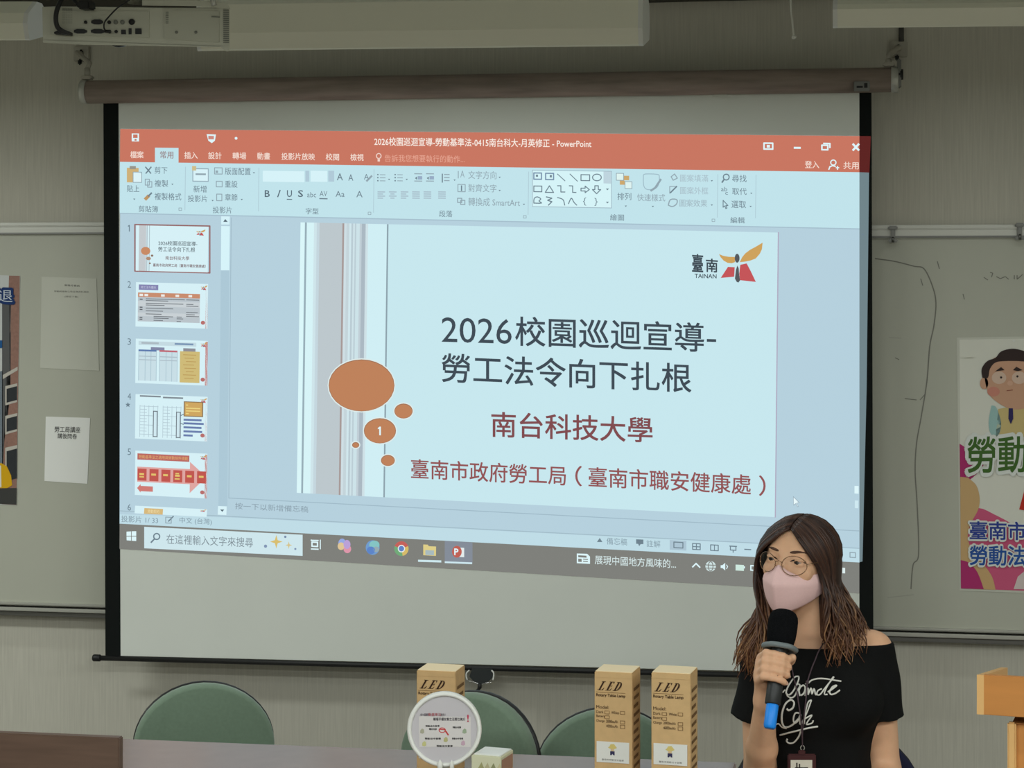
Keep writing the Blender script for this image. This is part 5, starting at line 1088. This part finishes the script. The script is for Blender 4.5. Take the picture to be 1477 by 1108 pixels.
mb.add(vs, [[i*nc+j, (i+1)*nc+j, (i+1)*nc+j+1, i*nc+j+1] for i in range(len(rows)-1) for j in range(nc-1)], pk, True)
maskp = part('face_mask', mb, person, True, label='pink fold-flat face mask')
cra = maskp.data.attributes.new('crease_edge', 'FLOAT', 'EDGE')
for e_ in maskp.data.edges:
    r0, r1 = e_.vertices[0]//nc, e_.vertices[1]//nc; c0_, c1_ = e_.vertices[0] % nc, e_.vertices[1] % nc
    cra.data[e_.index].value = 0.85 if (r0 == r1 and r0 in (2, 5)) else (0.55 if c0_ == c1_ == nc//2 else 0.0)
mo = maskp.modifiers.new('s', 'SUBSURF'); mo.levels = 2; mo.render_levels = 2
mo = maskp.modifiers.new('t', 'SOLIDIFY'); mo.thickness = 0.0014
mb = MB()
for s_ in (-1, 1):
    mb = MB(); mb.tube([V(H(s_*.0735, .010, -.024)), V(H(s_*.078, -.012, .012)), V(H(s_*.079, -.032, .012)), V(H(s_*.078, -.03, -.02)), V(H(s_*.0725, .011, -.066))], 0.0016, M_white, 6); part('ear_loop', mb, maskp, True)

# --- glasses
gm = mat('thin_gold', (150, 118, 92), rough=0.25, metal=0.9)
glasses = MB(); fr_ = []
for s_ in (-1, 1):
    cs = []
    for i in range(32):
        a_ = i*math.pi/16; uu = s_*(0.0335+0.0255*math.cos(a_)); ww = -0.007+0.0222*math.sin(a_)*(1 if math.sin(a_) > 0 else 1.0)
        cs.append(V(H(uu, 0.1105-7.5*(abs(uu))**2, ww)))
    glasses.tube(cs, 0.00095, gm, 8, closed=True); fr_.append(cs)
glasses.tube([V(H(-0.0085, .1098, -.002)), V(H(0, .1115, 0.001)), V(H(0.0085, .1098, -.002))], 0.0009, gm, 8)
for s_ in (-1, 1):
    glasses.tube([V(H(s_*.0105, .1085, -.009)), V(H(s_*.0085, .104, -.013)), V(H(s_*.0082, .102, -.018))], 0.0008, gm, 6)
gl = part('glasses', glasses, person, True, label='thin metal-framed round glasses')
for s_, cs in zip((-1, 1), fr_):
    gm2 = bpy.data.materials.get('lens_glass')
    if gm2 is None:
        gm2 = bpy.data.materials.new('lens_glass'); gm2.use_nodes = True; nt = gm2.node_tree; nt.nodes.clear(); out = nt.nodes.new('ShaderNodeOutputMaterial'); mx = nt.nodes.new('ShaderNodeMixShader'); tr = nt.nodes.new('ShaderNodeBsdfTransparent'); gs = nt.nodes.new('ShaderNodeBsdfGlossy'); gs.inputs['Roughness'].default_value = 0.05; mx.inputs[0].default_value = 0.05; nt.links.new(tr.outputs[0], mx.inputs[1]); nt.links.new(gs.outputs[0], mx.inputs[2]); nt.links.new(mx.outputs[0], out.inputs[0])
    cen = sum(cs, V())/len(cs); part('lens', MB().add(cs+[cen+V((Rh@np.array([0, 0.0012, 0])).tolist())], [[i, (i+1) % 32, 32] for i in range(32)], gm2, True), gl, True)
    mb = MB(); mb.tube([V(H(s_*.059, .085, -.001)), V(H(s_*.066, .072, .001)), V(H(s_*.0745, .03, .003)), V(H(s_*.077, -.02, .005)), V(H(s_*.076, -.04, -.008))], 0.0009, gm, 6); part('temple', mb, gl, True)

# --- hair
def hair_mat(name, top, tip):
    m = bpy.data.materials.new(name); m.use_nodes = True; nt = m.node_tree; b = nt.nodes['Principled BSDF']; b.inputs['Roughness'].default_value = 0.42; b.inputs['Specular IOR Level'].default_value = 0.35
    tc = nt.nodes.new('ShaderNodeTexCoord'); sp_ = nt.nodes.new('ShaderNodeSeparateXYZ'); mr = nt.nodes.new('ShaderNodeMapRange'); cr = nt.nodes.new('ShaderNodeValToRGB')
    mr.inputs[1].default_value = 0.94; mr.inputs[2].default_value = 1.20; nt.links.new(tc.outputs['Object'], sp_.inputs[0]); nt.links.new(sp_.outputs[2], mr.inputs[0])
    nz = nt.nodes.new('ShaderNodeTexNoise'); nz.inputs['Scale'].default_value = 45; ad = nt.nodes.new('ShaderNodeMath'); ad.operation = 'MULTIPLY_ADD'; ad.inputs[1].default_value = 0.4; nt.links.new(nz.outputs[0], ad.inputs[0]); nt.links.new(mr.outputs[0], ad.inputs[2]); nt.links.new(ad.outputs[0], cr.inputs[0])
    cr.color_ramp.elements[0].color = rgb(tip); cr.color_ramp.elements[0].position = 0.12; cr.color_ramp.elements[1].color = rgb(top); cr.color_ramp.elements[1].position = 0.85
    nt.links.new(cr.outputs[0], b.inputs['Base Color']); return m
HM = [hair_mat('hair_dark', (46, 30, 25), (124, 82, 58)), hair_mat('hair_mid', (64, 42, 33), (168, 120, 82)), hair_mat('hair_light', (80, 54, 42), (206, 158, 110))]
g = Grid(np.array(HC_)-np.array([0.16, 0.16, 0.27]), np.array(HC_)+np.array([0.16, 0.17, 0.14]), 0.0035)
g.add(hell((0, -0.014, 0.014), (0.079, 0.097, 0.079)), 0.0); g.add(cap(H(0, -0.055, -0.02), H(0.0, -0.06, -0.16), 0.072, 0.072), 0.03)
g.add(cap(H(0.055, -0.03, -0.01), H(0.07, -0.03, -0.17), 0.034, 0.034), 0.02); g.add(cap(H(-0.055, -0.03, -0.01), H(-0.068, -0.03, -0.16), 0.032, 0.032), 0.02)
sl, (x, y, z) = g.sub(g.lo, g.lo+g.h*g.n); x, y, z = x-HC_[0], y-HC_[1], z-HC_[2]
u = x*Rh[0, 0]+y*Rh[1, 0]+z*Rh[2, 0]; v = x*Rh[0, 1]+y*Rh[1, 1]+z*Rh[2, 1]; w_ = x*Rh[0, 2]+y*Rh[1, 2]+z*Rh[2, 2]
wid = np.clip((0.080-w_)*0.95, -0.02, 0.060); face = np.maximum(np.abs(u)-wid, 0.012-v)
g.d = np.maximum(g.d, -face).astype(np.float32); g.d = np.maximum(g.d, -np.maximum(np.maximum(np.abs(u)-0.05, 0.0-v), w_+0.02)).astype(np.float32)
g.d = (g.d+0.0012*np.sin(u*420)*np.clip(w_*0+1, 0, 1)).astype(np.float32)
hair, hvs, hfs = grid_obj('hair', g, HM[0], person, 2, None); del g
er = np.array([0.081, 0.099, 0.081]); ec = np.array([0, -0.014, 0.014])
rnd = random.Random(11)
def lock(s_, qf, lay, tipx, tipy, tipz, r0, m, mb, wav=1.0):
    al = math.radians(42+112*qf); be = math.radians(52+118*qf)
    d0 = V((s_*0.03, math.cos(al), math.sin(al))).normalized(); d1 = V((s_*math.sin(be), math.cos(be), -0.30)).normalized()
    pts = []
    for i in range(8):
        d_ = d0.slerp(d1, (i/7)**1.1); off = 1+0.012+0.045*lay; p = ec+er*off*np.array(d_)+np.array([s_*max(0, i-3)/4*(0.019 if s_ < 0 else 0.004)*(1-0.6*qf), max(0, i-3)/4*(0.008 if s_ < 0 else 0), 0]); pts.append(H(*p))
    P0 = pts[-1]; dn = (pts[-1]-pts[-2]); dn /= np.linalg.norm(dn); T = np.array([tipx, tipy, tipz]); L_ = np.linalg.norm(T-P0)
    c1 = P0+dn*L_*0.25+np.array([0, 0, -L_*0.12]); c2 = T+np.array([-s_*(0.024 if s_ < 0 else 0.016), 0.0, L_*0.38])
    ph = rnd.random()*6.28; fq = rnd.uniform(1.1, 1.9)
    for i in range(1, 15):
        t = i/14; p = P0*(1-t)**3+3*c1*t*(1-t)**2+3*c2*t*t*(1-t)+T*t**3
        a_ = 0.015*wav*t**1.3; p = p+np.array([math.sin(ph+fq*6.28*t)*a_, math.cos(ph+fq*6.28*t)*a_*0.8, 0]); pts.append(p)
    k = len(pts); rs = [r0*(0.75 if i < 2 else 1.0)*(1-0.75*max(0, (i/(k-1)-0.6)/0.4)**1.4) for i in range(k)]
    mb.tube([V(p) for p in pts], rs, m, 6)
def locks(name, s_, n, fn):
    mb = MB()
    for i in range(n):
        q_ = (i+rnd.random()*0.8)/n; lay = rnd.random(); tx, ty, tz = fn(q_, lay)
        lock(s_, q_, lay, tx, ty, tz, rnd.uniform(0.0016, 0.0038), HM[rnd.choice((0, 0, 1, 1, 2)) if lay > 0.3 else 0], mb)
    return part(name, mb, hair, True)
def tipR(q_, lay):
    p = LP(1190+60*min(1, max(0, q_*1.25+rnd.uniform(-0.3, 0.4))), rnd.uniform(918, 952)-6*q_, 0); return max(p.x, 0.0), -0.105+0.20*q_+rnd.uniform(-0.02, 0.02), p.z
def tipL(q_, lay):
    p = LP(1108-40*min(1, max(0, q_*0.8+rnd.uniform(-0.35, 0.5))), rnd.uniform(938, 978), 0); return p.x, -0.115+0.17*q_+rnd.uniform(-0.02, 0.02), p.z
locks('hair_lock', 1, 420, tipR); locks('hair_lock', -1, 420, tipL)

# --- lettering on the shirt: strokes laid on the cloth
bv = BVHTree.FromPolygons([V(p) for p in svs.tolist()], sfs.tolist())
CL = MP.inverted() @ C0
def on_shirt(px, py, off):
    d_ = (LP(px, py, 0)-CL).normalized(); h_, n_, _, _ = bv.ray_cast(CL, d_)
    if h_ is None: return LP(px, py, -0.1)
    if n_.dot(d_) > 0: n_ = -n_
    return h_+n_*off
ltm = mat('print_white', (240, 240, 232), rough=0.8); mb = MB()
def c2(x, y): return 1040+x/5.275, 898+y/5.275
strokes = [([(590, 412), (560, 418), (520, 470), (497, 520), (500, 545), (525, 548), (560, 505), (588, 440), (590, 412)], 2.4), ([(560, 500), (575, 470), (600, 480), (580, 520), (555, 565), (520, 575)], 2.4),
           ([(470, 535), (490, 515), (505, 560), (530, 572)], 2), ([(600, 560), (592, 520), (605, 490), (630, 480), (640, 505), (628, 540), (606, 556)], 2.6), ([(640, 560), (648, 520), (660, 500), (662, 552)], 2.4),
           ([(662, 545), (684, 500), (690, 545), (706, 505), (716, 545), (724, 550)], 2.4), ([(765, 505), (735, 520), (728, 548), (752, 548), (790, 500), (852, 425), (850, 420), (800, 500), (786, 545), (810, 548)], 2.2),
           ([(812, 530), (850, 505), (880, 480), (850, 490), (826, 528), (838, 548), (870, 540), (905, 515)], 2.6), ([(664, 462), (690, 440), (740, 428), (800, 430), (860, 440), (915, 448)], 2.4), ([(640, 470), (660, 455), (680, 450)], 2),
           ([(500, 655), (515, 668), (545, 650), (555, 610), (530, 590), (490, 620), (465, 690), (465, 760), (490, 795), (540, 780), (590, 730)], 2.8), ([(420, 775), (440, 770), (465, 795), (500, 805)], 2.2),
           ([(600, 690), (565, 690), (550, 735), (560, 765), (585, 745), (604, 700), (600, 770), (620, 760)], 2.4), ([(612, 770), (650, 690), (680, 610), (684, 592), (660, 610), (640, 690), (632, 770), (640, 690)], 2.2),
           ([(640, 730), (690, 705), (660, 750), (650, 775), (690, 765), (700, 745)], 2.2), ([(448, 856), (500, 842), (580, 822), (660, 803), (736, 790)], 2.8), ([(606, 828), (590, 870), (555, 912), (520, 918), (500, 902), (506, 886)], 2.6)]
for st, r_ in strokes:
    ps = [on_shirt(*c2(x_, y_), 0.0006) for x_, y_ in smooth_px(st, 5)]; mb.tube(ps, r_*0.0008, ltm, 6)
part('lettering', mb, shirt, True, label='white handwritten lettering')

# ------------------------------------------------------------------ things she holds and wears round her neck
def own(name, label, cat, p):
    o = thing(name, label, cat, MP @ V(p), YAW); return o
def wpart(name, mb, parent, label=None): mb.xf(MP); return part(name, mb, parent, False, label)
mc = own('microphone', 'black hand microphone with foam windscreen and blue end band, held by the woman', 'microphone', m0.tolist())
def along(t): return V(m0+ma*t)
wpart('windscreen', MB().tube([along(ML_+t) for t in (-0.048, -0.046, -0.04, -0.028, -0.010, 0.008, 0.020, 0.029, 0.034, 0.036)], [0.021, 0.0265, 0.030, 0.0325, 0.0335, 0.0335, 0.0315, 0.026, 0.017, 0.004], mat('black_foam', (20, 21, 23), rough=1.0, spec=0.05, noise=0.4, nscale=500, bump=0.6), 28), mc, 'black foam windscreen')
wpart('handle', MB().tube([along(t) for t in (0.052, 0.054, 0.08, ML_-0.07, ML_-0.05, ML_-0.04)], [0.0165, 0.0175, 0.0175, 0.0175, 0.020, 0.021], mat('mic_grey', (44, 47, 48), rough=0.45), 24), mc)
wpart('end_band', MB().tube([along(t) for t in (-0.002, 0.0, 0.005, 0.050, 0.053)], [0.010, 0.0125, 0.0138, 0.0138, 0.0125], mat('band_blue', (30, 148, 255), rough=0.4), 24), mc, 'bright blue band')
t_r = t_ix+0.020
wpart('guard_ring', MB().tube([V(mic(t_r, a_*10, 0.0345*(1+0.03*math.cos(math.radians(a_*60))))) for a_ in range(36)], 0.0062, mat('ring_grey', (120, 130, 132), rough=0.5), 12, closed=True), mc, 'grey oval guard ring')
m_ = MB()
for a_ in range(0, 360, 60): m_ = MB(); m_.tube([V(mic(t_r, a_, 0.018)), V(mic(t_r, a_, 0.032))], 0.004, mat('ring_grey', (96, 104, 106)), 8); wpart('ring_spoke', m_, mc)
# ID badge
bd = own('id_badge', 'dark red ID badge holder on a thin purple-grey neck cord, hanging over the black top', 'badge', LP(1157, 1095, -0.12))
cm = mat('cord_mauve', (92, 76, 84), rough=0.7)
def cord(pts, up=None): return ([V(u_) for u_ in up] if up else [])+[on_shirt(x_, y_, 0.004) for x_, y_ in smooth_px(pts, 5)]
def c2p(l): return [c2(*p) for p in l]
wpart('neck_cord', MB().tube(cord(c2p([(735, 235), (715, 290), (690, 350), (655, 455), (650, 500), (640, 600), (628, 720), (620, 800), (618, 880), (620, 935)]), [LP(1196, 900, 0.06), LP(1192, 920, -0.02), LP(1184, 934, -0.058)]), 0.0016, cm, 8), bd)
wpart('neck_cord', MB().tube(cord(c2p([(520, 240), (535, 330), (552, 430), (572, 500), (585, 590), (605, 720), (612, 800), (618, 880)]), [LP(1148, 910, 0.06), LP(1142, 922, -0.02), LP(1139, 936, -0.06)]), 0.0016, cm, 8), bd)
k0 = on_shirt(*c2(652, 462), 0.005); bm = bmesh.new(); bmesh.ops.create_uvsphere(bm, u_segments=12, v_segments=8, radius=0.0042); m_ = MB(); m_.bm(bm, cm, Matrix.Translation(k0), True); wpart('cord_knot', m_, bd)
hp_ = on_shirt(*c2(620, 935), 0.004); m_ = MB(); m_.tube([hp_+V((0.0045*math.cos(i*math.pi/8), 0, -0.004+0.0055*math.sin(i*math.pi/8))) for i in range(16)], 0.0011, M_alu, 6, closed=True); wpart('clip', m_, bd)
hb0 = on_shirt(*c2(610, 1050), 0.0); yb = min(hb0.y, on_shirt(*c2(540, 1060), 0).y, on_shirt(*c2(690, 1060), 0).y, on_shirt(*c2(610, 1000), 0).y)-0.010
bx = lambda x_, y_: (lambda p: LP(*c2(x_, y_), yb))(0)
tl, tr_ = bx(506, 1000), bx(722, 1000); wd = (tr_-tl).length; hh = 0.115
m_ = MB(); m_.box(((tl.x+tr_.x)/2, yb, tl.z-hh/2), (wd, 0.006, hh), mat('holder_maroon', (74, 36, 38), rough=0.4), 0.003); m_.box(((tl.x+tr_.x)/2, yb, tl.z+0.003), (0.016, 0.005, 0.012), mat('holder_maroon', (74, 36, 38)), 0.002); wpart('holder', m_, bd)
ca, cb = bx(528, 1044), bx(692, 1044); m_ = MB(); m_.box(((ca.x+cb.x)/2, yb-0.0036, ca.z-0.036), (cb.x-ca.x, 0.001, 0.072), mat('card_cream', (236, 232, 216), rough=0.5), 0); wpart('card', m_, bd)
m_ = MB()
for i_, (x0_, x1_) in enumerate(((570, 580), (590, 600), (560, 660))):
    p0, p1 = bx(x0_, 1068+i_*8), bx(x1_, 1068+i_*8); m_.box(((p0.x+p1.x)/2, yb-0.0044, p0.z-0.006), (p1.x-p0.x, 0.0006, 0.014 if i_ < 2 else 0.003), ink((60, 54, 50)))
wpart('card_print', m_, bd)
# her chair
pc_ = MP @ V((0.01, 0.0, 0)); 
nv = PZ(1192, 1046, ZP+0.21); R = Matrix.Rotation(YAW, 3, 'Z'); off = R @ V((0, 0.21, 0))
chair('chair', 'dark navy round-backed chair the woman is sitting on', (nv.x-off.x, nv.y-off.y, 0), YAW, 0.745, M_navy, None, 0.225, 0.155)
